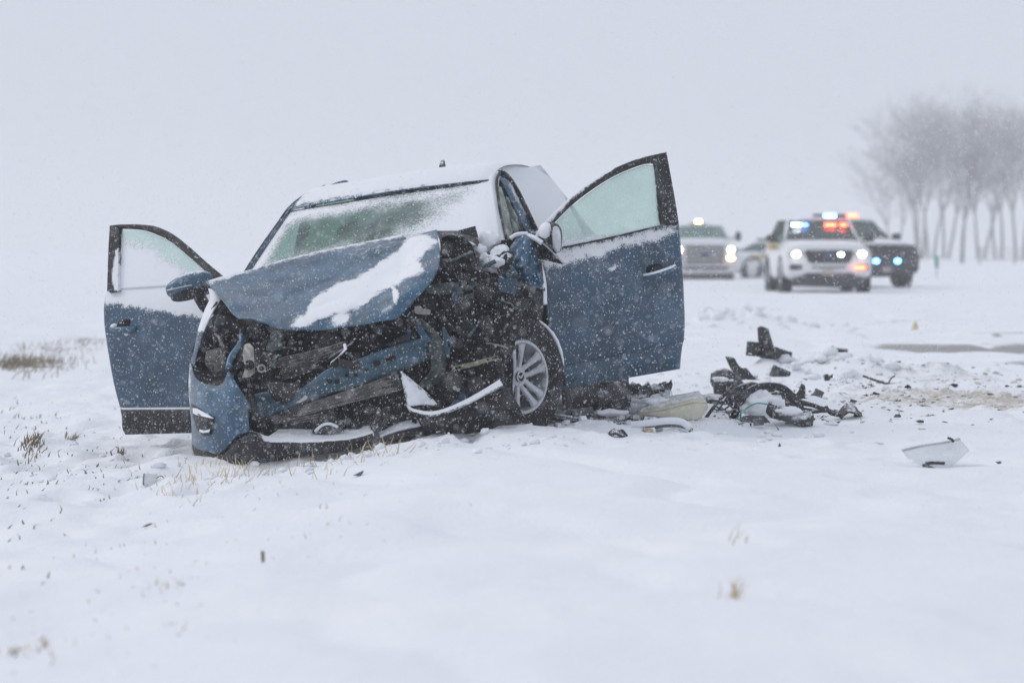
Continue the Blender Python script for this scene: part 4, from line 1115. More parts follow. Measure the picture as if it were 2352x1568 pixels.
# --- left front door, standing open (outer skin to the camera)
def ylin_l(u, v):
    return 1.50 + (u - 1225) / 340.0 * 0.52
LD_L = [(1224, 576), (1236, 610), (1247, 650), (1254, 700), (1262, 760), (1275, 838), (1277, 843), (1283, 868), (1290, 894)]
LD_R = [(1559, 512), (1563, 552), (1568, 620), (1571, 680), (1573, 738), (1571, 781), (1569, 786), (1565, 812), (1562, 847)]
BUL = [0.02, -0.01, -0.035, -0.05, -0.05, -0.03, 0.0, 0.0, 0.02]
rows = []
for (a, b, k) in zip(LD_L, LD_R, BUL):
    rr_ = []
    for t in (0, 0.02, 0.25, 0.5, 0.75, 0.97, 1.0):
        u, v = a[0] * (1 - t) + b[0] * t, a[1] * (1 - t) + b[1] * t
        rr_.append((u, v, ylin_l(u, v) + k + (0.03 if t in (0, 1.0) else 0)))
    rows.append(rr_)
ldoor = sheet('front_door', rows, 'paint_door', car, 90, 90, thick=0.02, snow_lift=0.012,
              snow=[([(1215, 560), (1290, 563), (1385, 544), (1470, 524), (1562, 505), (1562, 538), (1516, 562), (1483, 572), (1434, 577), (1385, 602), (1303, 620), (1270, 628), (1250, 634)], 20),
                    ([(1290, 570), (1440, 545), (1560, 515), (1560, 530), (1440, 570), (1300, 606)], 14),
                    ([(1394, 618), (1412, 604), (1430, 604), (1428, 616), (1398, 632)], 9)], snow_max=0.66)
lframe_o = [(1222, 556), (1240, 524), (1275, 486), (1310, 453), (1350, 422), (1400, 392), (1450, 370), (1495, 357), (1530, 350)]
lframe_i = [(1238, 566), (1256, 532), (1288, 496), (1320, 466), (1358, 437), (1404, 408), (1450, 387), (1482, 377), (1503, 376)]
def yl(u, v):
    vb = 576 - (u - 1224) / 335 * 64
    return ylin_l(u, v) + 0.12 * max(0, (vb - v)) / 165
rows = [[(u, v, yl(u, v) + d) for u, v in pl] for pl, d in ((lframe_o, 0.02), (lframe_o, -0.012), (lframe_i, -0.012), (lframe_i, 0.02))]
rows[1] = [(u * 0.93 + b[0] * 0.07, v * 0.93 + b[1] * 0.07, y) for (u, v, y), b in zip(rows[1], lframe_i)]
rows[2] = [(u * 0.93 + b[0] * 0.07, v * 0.93 + b[1] * 0.07, y) for (u, v, y), b in zip(rows[2], lframe_o)]
sheet('window_frame', rows, 'cladding', ldoor, 60, 10, thick=0.02, snow=[([(1215, 560), (1228, 536), (1275, 480), (1350, 416), (1400, 386), (1400, 392), (1310, 460), (1250, 526)], 12)])
sheet('window_post', [[(1503, 356, 0), (1516, 353, 0), (1531, 350, 0)], [(1509, 400, 0), (1526, 400, 0), (1540, 400, 0)], [(1515, 460, 0), (1533, 458, 0), (1550, 455, 0)], [(1519, 518, 0), (1538, 515, 0), (1559, 512, 0)]] if False else
      [[(u, v, yl(u, v) - 0.016) for u, v in r] for r in ([(1501, 357), (1516, 353), (1531, 350)], [(1508, 400), (1525, 400), (1540, 400)], [(1514, 460), (1533, 458), (1550, 455)], [(1519, 518), (1538, 515), (1559, 512)])],
      'cladding', ldoor, 12, 40, thick=0.03, noise=[(30, 0.003, 1)])
g_top = [(1250, 545), (1262, 528), (1292, 496), (1324, 466), (1362, 437), (1406, 409), (1450, 389), (1482, 379), (1502, 380)]
g_bot = [(1250, 575), (1275, 570), (1300, 565), (1335, 558), (1365, 552), (1400, 545), (1440, 536), (1480, 527), (1521, 518)]
rows = []
for t in np.linspace(0, 1, 5):
    rows.append([(a[0] * (1 - t) + b[0] * t, a[1] * (1 - t) + b[1] * t, yl(a[0] * (1 - t) + b[0] * t, a[1] * (1 - t) + b[1] * t) + 0.012) for a, b in zip(g_top, g_bot)])
sheet('window_glass', rows, 'doorglass', ldoor, 40, 30, thick=0.004, snow=[([(1240, 560), (1400, 540), (1525, 512), (1525, 522), (1400, 552), (1240, 590)], 16)])
ptube('beltline_seal', [(1290, 569, yl(1290, 569) - 0.02), (1385, 550, yl(1385, 550) - 0.02), (1470, 530, yl(1470, 530) - 0.02), (1520, 518, yl(1520, 518) - 0.02)], 0.006, 'cladding', ldoor)
def handle(door, pts, dep, cup, cupdep):
    MB().ellipsoid(Matrix.Translation(P(*cup)) @ Matrix.Rotation(math.radians(-9), 4, 'Y') @ Matrix.Diagonal((0.055, 0.012, 0.026, 1)), 16, 10).build('handle_cup', 'hole', door)
    g = catmull(np.array(pts, float), 18)
    mb = MB().tube([P(*q) for q in g], [0.013 + 0.007 * math.sin(math.pi * i / 17) for i in range(18)], 10)
    return mb.build('door_handle', 'paint', door)
handle(ldoor, [(1472, 635, 1.85), (1490, 634, 1.80), (1515, 627, 1.81), (1540, 618, 1.86), (1551, 612, 1.90)], 0, (1500, 618, 1.87), 0)
ptube('handle_snow', [(1478, 632, 1.79), (1505, 626, 1.77), (1538, 615, 1.82), (1550, 609, 1.87)], 0.0065, 'snow', ldoor)
for (u, v) in ((1322, 874), (1345, 842), (1392, 868), (1412, 832), (1470, 848), (1478, 820), (1532, 838), (1540, 806)):
    disc_at('sill_clip', u, v, ylin_l(u, v) - 0.006, 0.006, 'brass', ldoor)
# folded left mirror: housing, glass and broken sail strip
mb = MB().ellipsoid(Matrix.Translation(P(1264, 548, 1.42)) @ Matrix.Rotation(math.radians(10), 4, 'Y') @ Matrix.Diagonal((0.062, 0.09, 0.088, 1)), 20, 14, 0.75)
mh = mb.build('mirror_housing', 'plastic', ldoor)
MB().ellipsoid(Matrix.Translation(P(1277, 549, 1.325)) @ Matrix.Rotation(math.radians(6), 4, 'Y') @ Matrix.Diagonal((0.030, 0.012, 0.078, 1)), 20, 12, 0.8).build('mirror_rim', 'cladding', ldoor)
MB().ellipsoid(Matrix.Translation(P(1278.5, 549, 1.315)) @ Matrix.Rotation(math.radians(6), 4, 'Y') @ Matrix.Diagonal((0.024, 0.010, 0.070, 1)), 20, 12, 0.8).build('mirror_glass', 'mirrorglass', ldoor)
MB().ellipsoid(Matrix.Translation(P(1256, 534, 1.38)) @ Matrix.Diagonal((0.045, 0.06, 0.055, 1)), 16, 10).build('mirror_snow', 'snow', ldoor)
traced('mirror_sail', [(1216, 540, 1.40), (1226, 546, 1.36), (1250, 566, 1.34), (1278, 590, 1.34), (1297, 604, 1.34), (1290, 607, 1.35), (1270, 602, 1.36), (1245, 596, 1.38), (1232, 582, 1.40)], 'plastic', ldoor, 0.012)
ptube('sail_trim', [(1214, 540, 1.37), (1232, 548, 1.34), (1262, 572, 1.325), (1296, 606, 1.325)], 0.006, 'alloy', ldoor, n=6)
ptube('sail_snow', [(1212, 541, 1.36), (1228, 547, 1.33), (1245, 558, 1.32)], 0.014, 'snow', ldoor)
ptube('fender_top_snow', [(1172, 548, 1.33), (1184, 540, 1.34), (1198, 537, 1.35), (1212, 537, 1.36)], 0.012, 'snow', car)

# --- right front door, standing open
def ylin_r(u):
    return 1.50 + (575 - u) / 335.0 * 0.46
RD_L = [(246, 668), (241, 700), (240, 720), (242, 756), (255, 840), (265, 891), (277, 936)]
RD_R = [(575, 640), (577, 672), (578, 694), (580, 735), (585, 825), (588, 880), (590, 934)]
BUL = [0.03, -0.005, -0.02, -0.035, -0.045, -0.03, 0.0]
rows = []
for a, b, k in zip(RD_L, RD_R, BUL):
    rr_ = []
    for t in (0, 0.02, 0.25, 0.5, 0.75, 1.0):
        u, v = a[0] * (1 - t) + b[0] * t, a[1] * (1 - t) + b[1] * t
        rr_.append((u, v, ylin_r(u) + k + (0.03 if t == 0 else 0)))
    rows.append(rr_)
rdoor = sheet('front_door', rows, 'paint_door', car, 80, 80, thick=0.02, snow_lift=0.025,
              snow=[([(235, 655), (580, 630), (580, 745), (470, 738), (400, 726), (330, 716), (282, 710), (272, 704), (238, 706)], 16)], snow_max=0.85)
rows = []
for (a, b, d) in (((277, 937), (590, 935), 0.0), ((277, 942), (590, 940), -0.022), ((280, 958), (590, 956), -0.03), ((281, 982), (590, 976), -0.02), ((288, 998), (590, 990), 0.01)):
    rows.append([(a[0] * (1 - t) + b[0] * t, a[1] * (1 - t) + b[1] * t, ylin_r(a[0] * (1 - t) + b[0] * t) + d) for t in (0, 0.25, 0.5, 0.75, 1)])
sheet('door_cladding', rows, 'cladding', rdoor, 40, 20, thick=0.02, snow=[([(270, 934), (600, 932), (600, 940), (270, 943)], 8, 0.5)])
rf_o = [(252, 518), (283, 515), (330, 516), (361, 521), (396, 537), (433, 565), (471, 599), (515, 636), (545, 662)]
rf_i = [(268, 528), (290, 526), (328, 529), (355, 537), (388, 553), (424, 581), (459, 612), (497, 646), (525, 668)]
def yr(u, v):
    vb = 668 - (u - 246) / 329 * 28
    return ylin_r(u) + 0.12 * max(0, vb - v) / 150
rows = []
for k, d in ((0.0, 0.02), (0.08, -0.012), (0.92, -0.012), (1.0, 0.02)):
    rows.append([(a[0] * (1 - k) + b[0] * k, a[1] * (1 - k) + b[1] * k, yr(a[0], a[1]) + d) for a, b in zip(rf_o, rf_i)])
sheet('window_frame', rows, 'cladding', rdoor, 60, 10, thick=0.02)
sheet('window_post', [[(u, v, yr(u, v) - 0.016) for u, v in r] for r in ([(252, 518), (262, 520), (274, 524)], [(249, 570), (260, 572), (273, 574)], [(247, 630), (258, 632), (272, 634)], [(246, 668), (257, 670), (272, 668)])],
      'cladding', rdoor, 14, 40, thick=0.03, noise=[(30, 0.003, 4)], snow=[([(264, 576), (272, 570), (276, 668), (262, 668), (256, 630), (262, 600)], 8)])
gt = [(268, 530), (290, 528), (328, 531), (355, 539), (388, 555), (424, 583), (459, 614), (490, 642), (512, 660)]
gb = [(270, 664), (300, 662), (330, 660), (360, 658), (390, 656), (420, 654), (450, 652), (485, 656), (514, 668)]
rows = []
for t in np.linspace(0, 1, 5):
    rows.append([(a[0] * (1 - t) + b[0] * t, a[1] * (1 - t) + b[1] * t, yr(a[0] * (1 - t) + b[0] * t, a[1] * (1 - t) + b[1] * t) + 0.012) for a, b in zip(gt, gb)])
sheet('window_glass', rows, 'doorglass', rdoor, 40, 30, thick=0.004, snow=[([(250, 530), (275, 545), (330, 560), (400, 600), (460, 650), (480, 680), (250, 690)], 40)])
handle(rdoor, [(254, 753, 1.90), (268, 757, 1.84), (290, 757, 1.82), (308, 755, 1.82), (319, 752, 1.85)], 0, (288, 744, 1.853), 0)
for (u, v, r) in ((262, 748, 0.016), (310, 746, 0.018), (292, 767, 0.013)):
    MB().ellipsoid(Matrix.Translation(P(u, v, 1.855)) @ Matrix.Diagonal((r * 1.4, r, r * 0.8, 1)), 12, 8).build('handle_snow', 'snow', rdoor)
# right mirror
mc = P(436, 656, 1.38)
Rm = Matrix.Translation(mc) @ Matrix.Rotation(math.radians(-6), 4, 'Y') @ Matrix.Rotation(math.radians(12), 4, 'Z')
mb = MB().ellipsoid(Rm @ Matrix.Diagonal((0.135, 0.075, 0.072, 1)), 28, 18, 0.72)
for q in mb.v:                                             # taper towards the outer tip
    l = Rm.inverted() @ q
    f = 1.0 - 0.28 * max(0, -l.x) / 0.135
    l.z *= f
    q[:] = Rm @ l
mo = mb.build('mirror_housing', 'paint', rdoor)
att = mo.data.attributes.new('snow', 'FLOAT', 'POINT')
att.data.foreach_set('value', [float(np.clip(((Rm.inverted() @ v.co).z - 0.012) * 9, 0, 0.5)) for v in mo.data.vertices])
MB().ellipsoid(Rm @ Matrix.Translation((0.005, 0.0, -0.035)) @ Matrix.Diagonal((0.125, 0.078, 0.042, 1)), 24, 12, 0.72).build('mirror_base', 'cladding', rdoor)
mb = MB().tube([Rm @ Vector(q) for q in catmull(np.array([(-0.125, -0.055, 0.004), (-0.09, -0.076, 0.003), (-0.03, -0.082, 0.0), (0.02, -0.082, -0.003)]), 12)], 0.005, 6)
mb.build('indicator_strip', 'alloy', rdoor)
ptube('mirror_stalk', [(452, 672, 1.42), (462, 688, 1.46), (472, 704, 1.5), (486, 712, 1.54)], 0.035, 'cladding', rdoor)

# ------------------------------------------------------------------ emergency vehicles down the road
M['v_white'] = dusted('white_vehicle_paint', (0.78, 0.79, 0.80), rough=0.35, coat=0.4, up=0.6, speck=0.3, vary=0.04)
M['v_black'] = dusted('black_vehicle_paint', (0.018, 0.019, 0.022), rough=0.3, coat=0.4, up=0.35, speck=0.7, vary=0.2, vary_scale=5)
M['v_trim'] = dusted('black_vehicle_trim', (0.022, 0.022, 0.024), rough=0.6, up=0.3, speck=0.7, vary=0.3, vary_scale=6)
M['v_gold'] = dusted('gold_stripe', (0.55, 0.40, 0.16), rough=0.5, up=0.2, speck=0.3, vary=0.1)
M['v_brown'] = dusted('brown_lettering', (0.20, 0.12, 0.06), rough=0.5, up=0.2, speck=0.3, vary=0.1)
M['v_chrome'] = dusted('chrome_grille', (0.60, 0.60, 0.61), rough=0.3, metal=0.4, up=0.4, speck=0.5, vary=0.1)
M['v_lens'] = dusted('clear_lens', (0.5, 0.5, 0.5), rough=0.15, up=0.1, speck=0.4, vary=0.1)
M['v_amber_lens'] = dusted('amber_lens', (0.6, 0.28, 0.10), rough=0.2, up=0.1, speck=0.3, vary=0.1)
M['v_plate'] = dusted('licence_plate', (0.50, 0.40, 0.36), rough=0.5, up=0.1, speck=0.3, vary=0.2, vary_scale=25)
M['v_badge'] = dusted('blue_oval_badge', (0.06, 0.09, 0.22), rough=0.3, up=0.1, speck=0.3, vary=0.1)
M['v_glass'] = glass_mat('vehicle_glass', (0.30, 0.42, 0.38), (0.16, 0.22, 0.20), 0.35, snow_scale=20, gloss=0.12)
M['v_glass_pale'] = glass_mat('vehicle_side_glass', (0.5, 0.68, 0.62), (0.35, 0.5, 0.45), 0.35, snow_scale=20, gloss=0.10)
M['l_blue'] = emit_mat('blue_strobe', (0.10, 0.45, 1.0), 24.0)
M['l_blue2'] = emit_mat('deep_blue_strobe', (0.10, 0.25, 1.0), 14.0)
M['l_white'] = emit_mat('white_strobe', (0.85, 0.93, 1.0), 20.0)
M['l_red'] = emit_mat('red_strobe', (1.0, 0.085, 0.035), 20.0)
M['l_head'] = emit_mat('headlamp', (1.0, 0.88, 0.66), 24.0)
M['l_amber'] = emit_mat('amber_beacon', (1.0, 0.50, 0.16), 22.0)

def section(y, hw, zb, zt, n=20, pw=0.45, crown=0.0):
    """rounded-rectangle cross-section ring at y"""
    cz, hz = (zb + zt) / 2, (zt - zb) / 2
    r = []
    for k in range(n):
        a = 2 * math.pi * k / n
        c, s = math.cos(a), math.sin(a)
        r.append(Vector((math.copysign(abs(c) ** pw, c) * hw, y, cz + math.copysign(abs(s) ** pw, s) * hz + (crown * (1 - abs(c)) if s > 0 else 0))))
    return r
def loft(name, rings, mat, parent, sharp=50):
    n = len(rings[0])
    vs = [p for r in rings for p in r]
    fs = [(i * n + k, i * n + (k + 1) % n, (i + 1) * n + (k + 1) % n, (i + 1) * n + k) for i in range(len(rings) - 1) for k in range(n)]
    fs += [tuple(range(n))[::-1], tuple((len(rings) - 1) * n + k for k in range(n))]
    return obj(name, vs, fs, mat, parent, sharp=sharp)
def quad_grid(name, a, b, c, d, mat, parent, bow=0.0, thick=0.01, n=10, snow=0.0):
    """panel a-b (bottom left, right), d-c (top left, right), bowed forwards"""
    a, b, c, d = (Vector(q) for q in (a, b, c, d))
    vs = []
    for i in range(n):
        t = i / (n - 1)
        for j in range(n):
            s = j / (n - 1)
            p = (a * (1 - s) + b * s) * (1 - t) + (d * (1 - s) + c * s) * t
            p.y -= bow * 4 * s * (1 - s)
            vs.append(p)
    return obj(name, vs, grid_faces(n, n), mat, parent, thick=thick, offset=0, attrs={'snow': np.full(n * n, snow)})
def slab(name, pts, mat, parent, depth=0.03, bevel=0.008):
    """front-facing plate from (x, z) outline at y"""
    y = pts[0]
    return MB().prism([Vector((x, y, z)) for x, z in pts[1:]], (0, depth, 0)).build(name, mat, parent, smooth=False, bevel=bevel)
def ell(name, c, r, mat, parent, pw=1.0):
    return MB().ellipsoid(Matrix.Translation(c) @ Matrix.Diagonal((*r, 1)), 16, 10, pw).build(name, mat, parent)
def vwheel(parent, x, y, R, w=0.25, steer=0.0):
    sx = 1 if x > 0 else -1
    M4 = Matrix.Translation((x, y, R)) @ Matrix.Rotation(steer, 4, 'Z') @ Matrix.Rotation(math.radians(90) * sx, 4, 'Y')
    t = MB().revolve([(R * 0.6, -w / 2), (R - 0.03, -w / 2), (R, -w / 2 + 0.04), (R, w / 2 - 0.04), (R - 0.03, w / 2), (R * 0.6, w / 2)], M4, 32, closed=True).build('wheel', 'tyre', parent, sharp=40)
    MB().revolve([(0, w * 0.38), (R * 0.3, w * 0.40), (R * 0.58, w * 0.46), (R * 0.61, w * 0.40), (R * 0.61, -w * 0.4)], M4, 24).build('rim', 'v_chrome', t, sharp=40)

def place(name, label, cat, u, v, dist, yaw, group=None):
    """stand the vehicle so the middle of its front bumper is seen at column u, its wheels on the road at that distance"""
    x = (u - 1176) / FPX * dist
    z = CAM_H - (v - 575) / FPX * dist
    e = empty(name, (x, dist, z), label, cat, group)
    e.rotation_euler = (0, 0, -yaw)
    return e

def suv(root, W=1.0, H=1.75, L=5.0, hood=1.10, paint='v_white', lower='v_white', grille_z=(0.68, 0.98), nose=1.0):
    """body shell, glass house, doors glass, wheels and mirrors shared by the sport-utility vehicles; W is the half width"""
    loft('body', [section(0.0, W * 0.86, 0.42, hood - 0.22, pw=0.35), section(0.06, W * 0.95, 0.34, hood - 0.10, pw=0.35), section(0.25, W * 0.99, 0.30, hood - 0.02, pw=0.35),
                  section(0.9, W, 0.28, hood + 0.03, pw=0.32), section(1.5, W, 0.26, hood + 0.08, pw=0.3), section(3.5, W, 0.26, hood + 0.10, pw=0.3), section(L - 0.4, W * 0.98, 0.3, hood + 0.1, pw=0.3),
                  section(L, W * 0.9, 0.45, hood, pw=0.35)], lower, root)
    loft('hood_panel', [section(0.14, W * 0.80, hood - 0.14, hood - 0.03, pw=0.5), section(0.3, W * 0.86, hood - 0.14, hood + 0.02, pw=0.5), section(0.9, W * 0.88, hood - 0.1, hood + 0.07, pw=0.5),
                        section(1.45, W * 0.88, hood - 0.1, hood + 0.11, pw=0.5)], paint, root)
    zt, zb = H - 0.03, hood + 0.07
    loft('roof', [[Vector((x * s, y, z)) for x, z in ((-W * 0.70, zt - 0.02), (-W * 0.60, zt), (0, zt + 0.03), (W * 0.60, zt), (W * 0.70, zt - 0.02), (W * 0.70, zt - 0.06), (-W * 0.70, zt - 0.06))]
                  for y, s in ((2.15, 0.97), (2.4, 1.0), (3.4, 1.02), (L - 0.35, 0.95), (L - 0.15, 0.85))], paint, root)
    quad_grid('windshield', (-W * 0.83, 1.42, zb), (W * 0.83, 1.42, zb), (W * 0.68, 2.2, zt - 0.05), (-W * 0.68, 2.2, zt - 0.05), 'v_glass', root, bow=0.08)
    for s in (-1, 1):
        MB().tube([(s * W * 0.86, 1.45, zb - 0.02), (s * W * 0.70, 2.2, zt - 0.04)], 0.035, 8).build('pillar', paint, root)
        quad_grid('side_window', (s * W * 0.93, 1.75, zb), (s * W * 0.93, L - 0.5, zb + 0.02), (s * W * 0.72, L - 0.6, zt - 0.08), (s * W * 0.72, 2.3, zt - 0.07), 'v_glass_pale', root)
        for yy in (2.75, 3.75):
            MB().tube([(s * W * 0.95, yy, zb - 0.02), (s * W * 0.735, yy + 0.05, zt - 0.05)], 0.04, 8).build('pillar', 'v_trim', root)
        m = ell('mirror', (s * (W + 0.13), 1.72, zb + 0.08), (0.13, 0.07, 0.085), 'v_trim', root, 0.7)
        MB().box((s * (W + 0.02), 1.75, zb + 0.02), (0.16, 0.05, 0.05)).build('mirror_arm', 'v_trim', m)
        for yy in (1.0, 3.95):
            vwheel(root, s * (W - 0.13), yy, 0.385)
        MB().revolve([(0.40, -0.02), (0.47, -0.02), (0.47, 0.02), (0.40, 0.02)], Matrix.Translation((s * (W - 0.005), 1.0, 0.385)) @ Matrix.Rotation(math.radians(90), 4, 'Y'), 28, closed=True).build('wheel_arch', 'v_trim', root)
        MB().revolve([(0.40, -0.02), (0.47, -0.02), (0.47, 0.02), (0.40, 0.02)], Matrix.Translation((s * (W - 0.005), 3.95, 0.385)) @ Matrix.Rotation(math.radians(90), 4, 'Y'), 28, closed=True).build('wheel_arch', 'v_trim', root)
    quad_grid('rear_window', (-W * 0.8, L - 0.06, zb), (W * 0.8, L - 0.06, zb), (W * 0.62, L - 0.25, zt - 0.05), (-W * 0.62, L - 0.25, zt - 0.05), 'v_glass', root)

# --- white patrol SUV in front
ex = place('patrol_suv', 'white police SUV with headlights on and red lights behind its windshield', 'police car', 1904, 674, 64.0, math.radians(-0.5), 'emergency vehicles on the snowy road')
suv(ex)
gr = slab('grille', (-0.03, (-0.56, 0.94), (-0.50, 0.98), (0.50, 0.98), (0.56, 0.94), (0.50, 0.76), (0.42, 0.68), (-0.42, 0.68), (-0.50, 0.76)), 'v_trim', ex)
for z in (0.74, 0.80, 0.86, 0.92):
    MB().box((0, -0.035, z), (0.9, 0.012, 0.012)).build('grille_bar', 'v_black', gr, smooth=False)
MB().ellipsoid(Matrix.Translation((0, -0.045, 0.85)) @ Matrix.Diagonal((0.11, 0.012, 0.045, 1)), 20, 8).build('badge', 'v_badge', gr)
ell('grille_strobe', (0.26, -0.06, 0.875), (0.06, 0.03, 0.035), 'l_white', gr)
for s in (-1, 1):
    h = slab('headlight', (-0.02, (s * 0.60, 0.96), (s * 0.92, 0.98), (s * 0.95, 0.90), (s * 0.90, 0.82), (s * 0.64, 0.80), (s * 0.58, 0.88)), 'v_lens', ex, depth=0.05)
    ell('lamp', (s * 0.74, -0.035, 0.885), (0.075, 0.03, 0.055), 'l_head', h)
    f = slab('fog_pocket', (-0.015, (s * 0.60, 0.64), (s * 0.86, 0.66), (s * 0.90, 0.58), (s * 0.84, 0.52), (s * 0.62, 0.54)), 'v_trim', ex)
    if s > 0:
        MB().box((0.70, -0.03, 0.585), (0.24, 0.03, 0.06)).build('red_strobe', 'l_red', f, smooth=False, bevel=0.01)
slab('upper_intake', (-0.015, (-0.40, 0.605), (0.40, 0.605), (0.38, 0.57), (-0.38, 0.57)), 'v_trim', ex)
slab('lower_intake', (-0.02, (-0.62, 0.40), (-0.50, 0.46), (0.50, 0.46), (0.62, 0.40), (0.86, 0.32), (0.82, 0.16), (-0.82, 0.16), (-0.86, 0.32)), 'v_trim', ex)
slab('licence_plate', (-0.05, (-0.16, 0.53), (0.16, 0.53), (0.16, 0.42), (-0.16, 0.42)), 'v_plate', ex)
for (x0, x1, mt) in ((-0.64, -0.44, 'l_white'), (-0.42, -0.28, 'l_blue2'), (0.12, 0.38, 'l_red'), (0.47, 0.62, 'l_red')):
    MB().box(((x0 + x1) / 2, 1.83, 1.56), (x1 - x0, 0.03, 0.055)).build('visor_strobe', mt, ex, smooth=False, bevel=0.008)
for (x0, x1, mt) in ((-0.64, -0.44, 'l_white'), (-0.42, -0.28, 'l_blue2'), (0.12, 0.38, 'l_red'), (0.47, 0.62, 'l_red')):
    pass
for s in (-1, 1):
    MB().box((s * 1.004, 2.6, 1.06), (0.012, 2.4, 0.16)).build('side_stripe', 'v_gold', ex, smooth=False)
    for k in range(7):
        MB().box((s * 1.012, 1.9 + k * 0.2, 1.06), (0.008, 0.10, 0.09)).build('side_letter', 'v_brown', ex, smooth=False)

# --- taller dark-fronted patrol SUV behind it, with the roof light bar
ta = place('patrol_suv', 'black-fronted police SUV with roof light bar and blue grille lights behind the white one', 'police car', 2034, 662, 72.0, math.radians(-19), 'emergency vehicles on the snowy road')
suv(ta, W=1.03, H=1.80, L=5.3, hood=1.17, lower='v_black')
slab('grille', (-0.04, (-0.82, 1.06), (0.82, 1.06), (0.90, 0.80), (0.86, 0.42), (-0.86, 0.42), (-0.90, 0.80)), 'v_trim', ta)
for z in (0.50, 0.60, 0.70, 0.80, 0.90, 1.0):
    MB().box((0, -0.05, z), (1.3, 0.015, 0.02)).build('grille_bar', 'v_black', ta, smooth=False)
for s in (-1, 1):
    ell('blue_strobe', (s * 0.30, -0.07, 0.69), (0.075, 0.03, 0.05), 'l_blue', ta)
    slab('headlight', (-0.03, (s * 0.70, 1.04), (s * 0.96, 1.04), (s * 1.0, 0.84), (s * 0.86, 0.82), (s * 0.74, 0.9)), 'v_lens', ta)
    slab('marker', (0.02, (s * 0.95, 0.98), (s * 1.03, 0.96), (s * 1.03, 0.80), (s * 0.97, 0.80)), 'v_amber_lens', ta, depth=0.1)
slab('licence_plate', (-0.07, (-0.12, 0.53), (0.12, 0.53), (0.12, 0.42), (-0.12, 0.42)), 'v_plate', ta)
bar = MB().box((-0.02, 2.9, 1.86), (1.22, 0.28, 0.10)).build('light_bar', 'v_trim', ta, smooth=False, bevel=0.03)
for (x0, x1, mt) in ((-0.42, -0.10, 'l_blue'), (0.24, 0.54, 'l_red')):
    MB().box(((x0 + x1) / 2, 2.74, 1.865), (x1 - x0, 0.04, 0.075)).build('light_bar_lamp', mt, bar, smooth=False, bevel=0.01)
for s in (-1, 1):
    MB().box((s * 0.4, 2.9, 1.79), (0.06, 0.2, 0.06)).build('bar_foot', 'v_trim', bar, smooth=False)

# --- patrol car between the pickup and the SUVs
sh = place('patrol_car', 'white patrol car with gold stripes, half hidden behind the white police SUV', 'police car', 1638, 646, 99.0, math.radians(60), 'emergency vehicles on the snowy road')
suv(sh, W=0.95, H=1.40, L=4.9, hood=0.92)
slab('grille', (-0.03, (-0.5, 0.80), (0.5, 0.80), (0.44, 0.50), (-0.44, 0.50)), 'v_trim', sh)
slab('lower_intake', (-0.02, (-0.7, 0.42), (0.7, 0.42), (0.74, 0.26), (-0.74, 0.26)), 'v_trim', sh)
for s in (-1, 1):
    slab('headlight', (-0.02, (s * 0.55, 0.84), (s * 0.86, 0.84), (s * 0.88, 0.74), (s * 0.58, 0.70)), 'v_lens', sh)
    MB().box((s * 0.955, 2.7, 0.86), (0.012, 3.6, 0.13)).build('side_stripe', 'v_gold', sh, smooth=False)
    for k in range(7):
        MB().box((s * 0.957, 1.9 + k * 0.24, 0.60), (0.010, 0.14, 0.12)).build('side_letter', 'v_gold', sh, smooth=False)
quad_grid('hood_stripe', (-0.8, 0.25, 0.925), (0.8, 0.25, 0.925), (0.8, 0.55, 0.975), (-0.8, 0.55, 0.975), 'v_gold', sh)
bar2 = MB().box((0, 2.35, 1.455), (1.1, 0.26, 0.10)).build('light_bar', 'v_trim', sh, smooth=False, bevel=0.03)
MB().box((0.30, 2.35, 1.465), (0.30, 0.30, 0.085)).build('light_bar_lamp', 'l_blue', bar2, smooth=False, bevel=0.01)

# --- white pickup
tr = place('pickup_truck', 'white pickup truck with amber roof beacon beside the open car door', 'pickup truck', 1619, 653, 92.0, math.radians(-1), 'emergency vehicles on the snowy road')
W = 1.02
loft('body', [section(0.0, W * 0.92, 0.50, 1.28, pw=0.3), section(0.1, W * 0.98, 0.42, 1.36, pw=0.3), section(1.5, W, 0.42, 1.42, pw=0.3), section(4.0, W, 0.45, 1.42, pw=0.3), section(4.2, W, 0.5, 1.35, pw=0.3), section(6.0, W, 0.5, 1.35, pw=0.3)], 'v_white', tr)
loft('hood_panel', [section(0.06, W * 0.86, 1.2, 1.40, pw=0.5), section(0.5, W * 0.88, 1.2, 1.46, pw=0.5), section(1.5, W * 0.88, 1.2, 1.50, pw=0.5)], 'v_white', tr)
loft('roof', [[Vector((x * s, y, z)) for x, z in ((-0.76, 1.90), (-0.66, 1.94), (0, 1.97), (0.66, 1.94), (0.76, 1.90), (0.76, 1.86), (-0.76, 1.86))] for y, s in ((2.05, 0.97), (2.3, 1.0), (3.9, 1.0), (4.05, 0.95))], 'v_white', tr)
quad_grid('windshield', (-0.88, 1.5, 1.46), (0.88, 1.5, 1.46), (0.75, 2.1, 1.90), (-0.75, 2.1, 1.90), 'v_glass_pale', tr, bow=0.06, snow=0.1)
quad_grid('rear_window', (-0.85, 4.1, 1.46), (0.85, 4.1, 1.46), (0.74, 4.0, 1.90), (-0.74, 4.0, 1.90), 'v_glass_pale', tr)
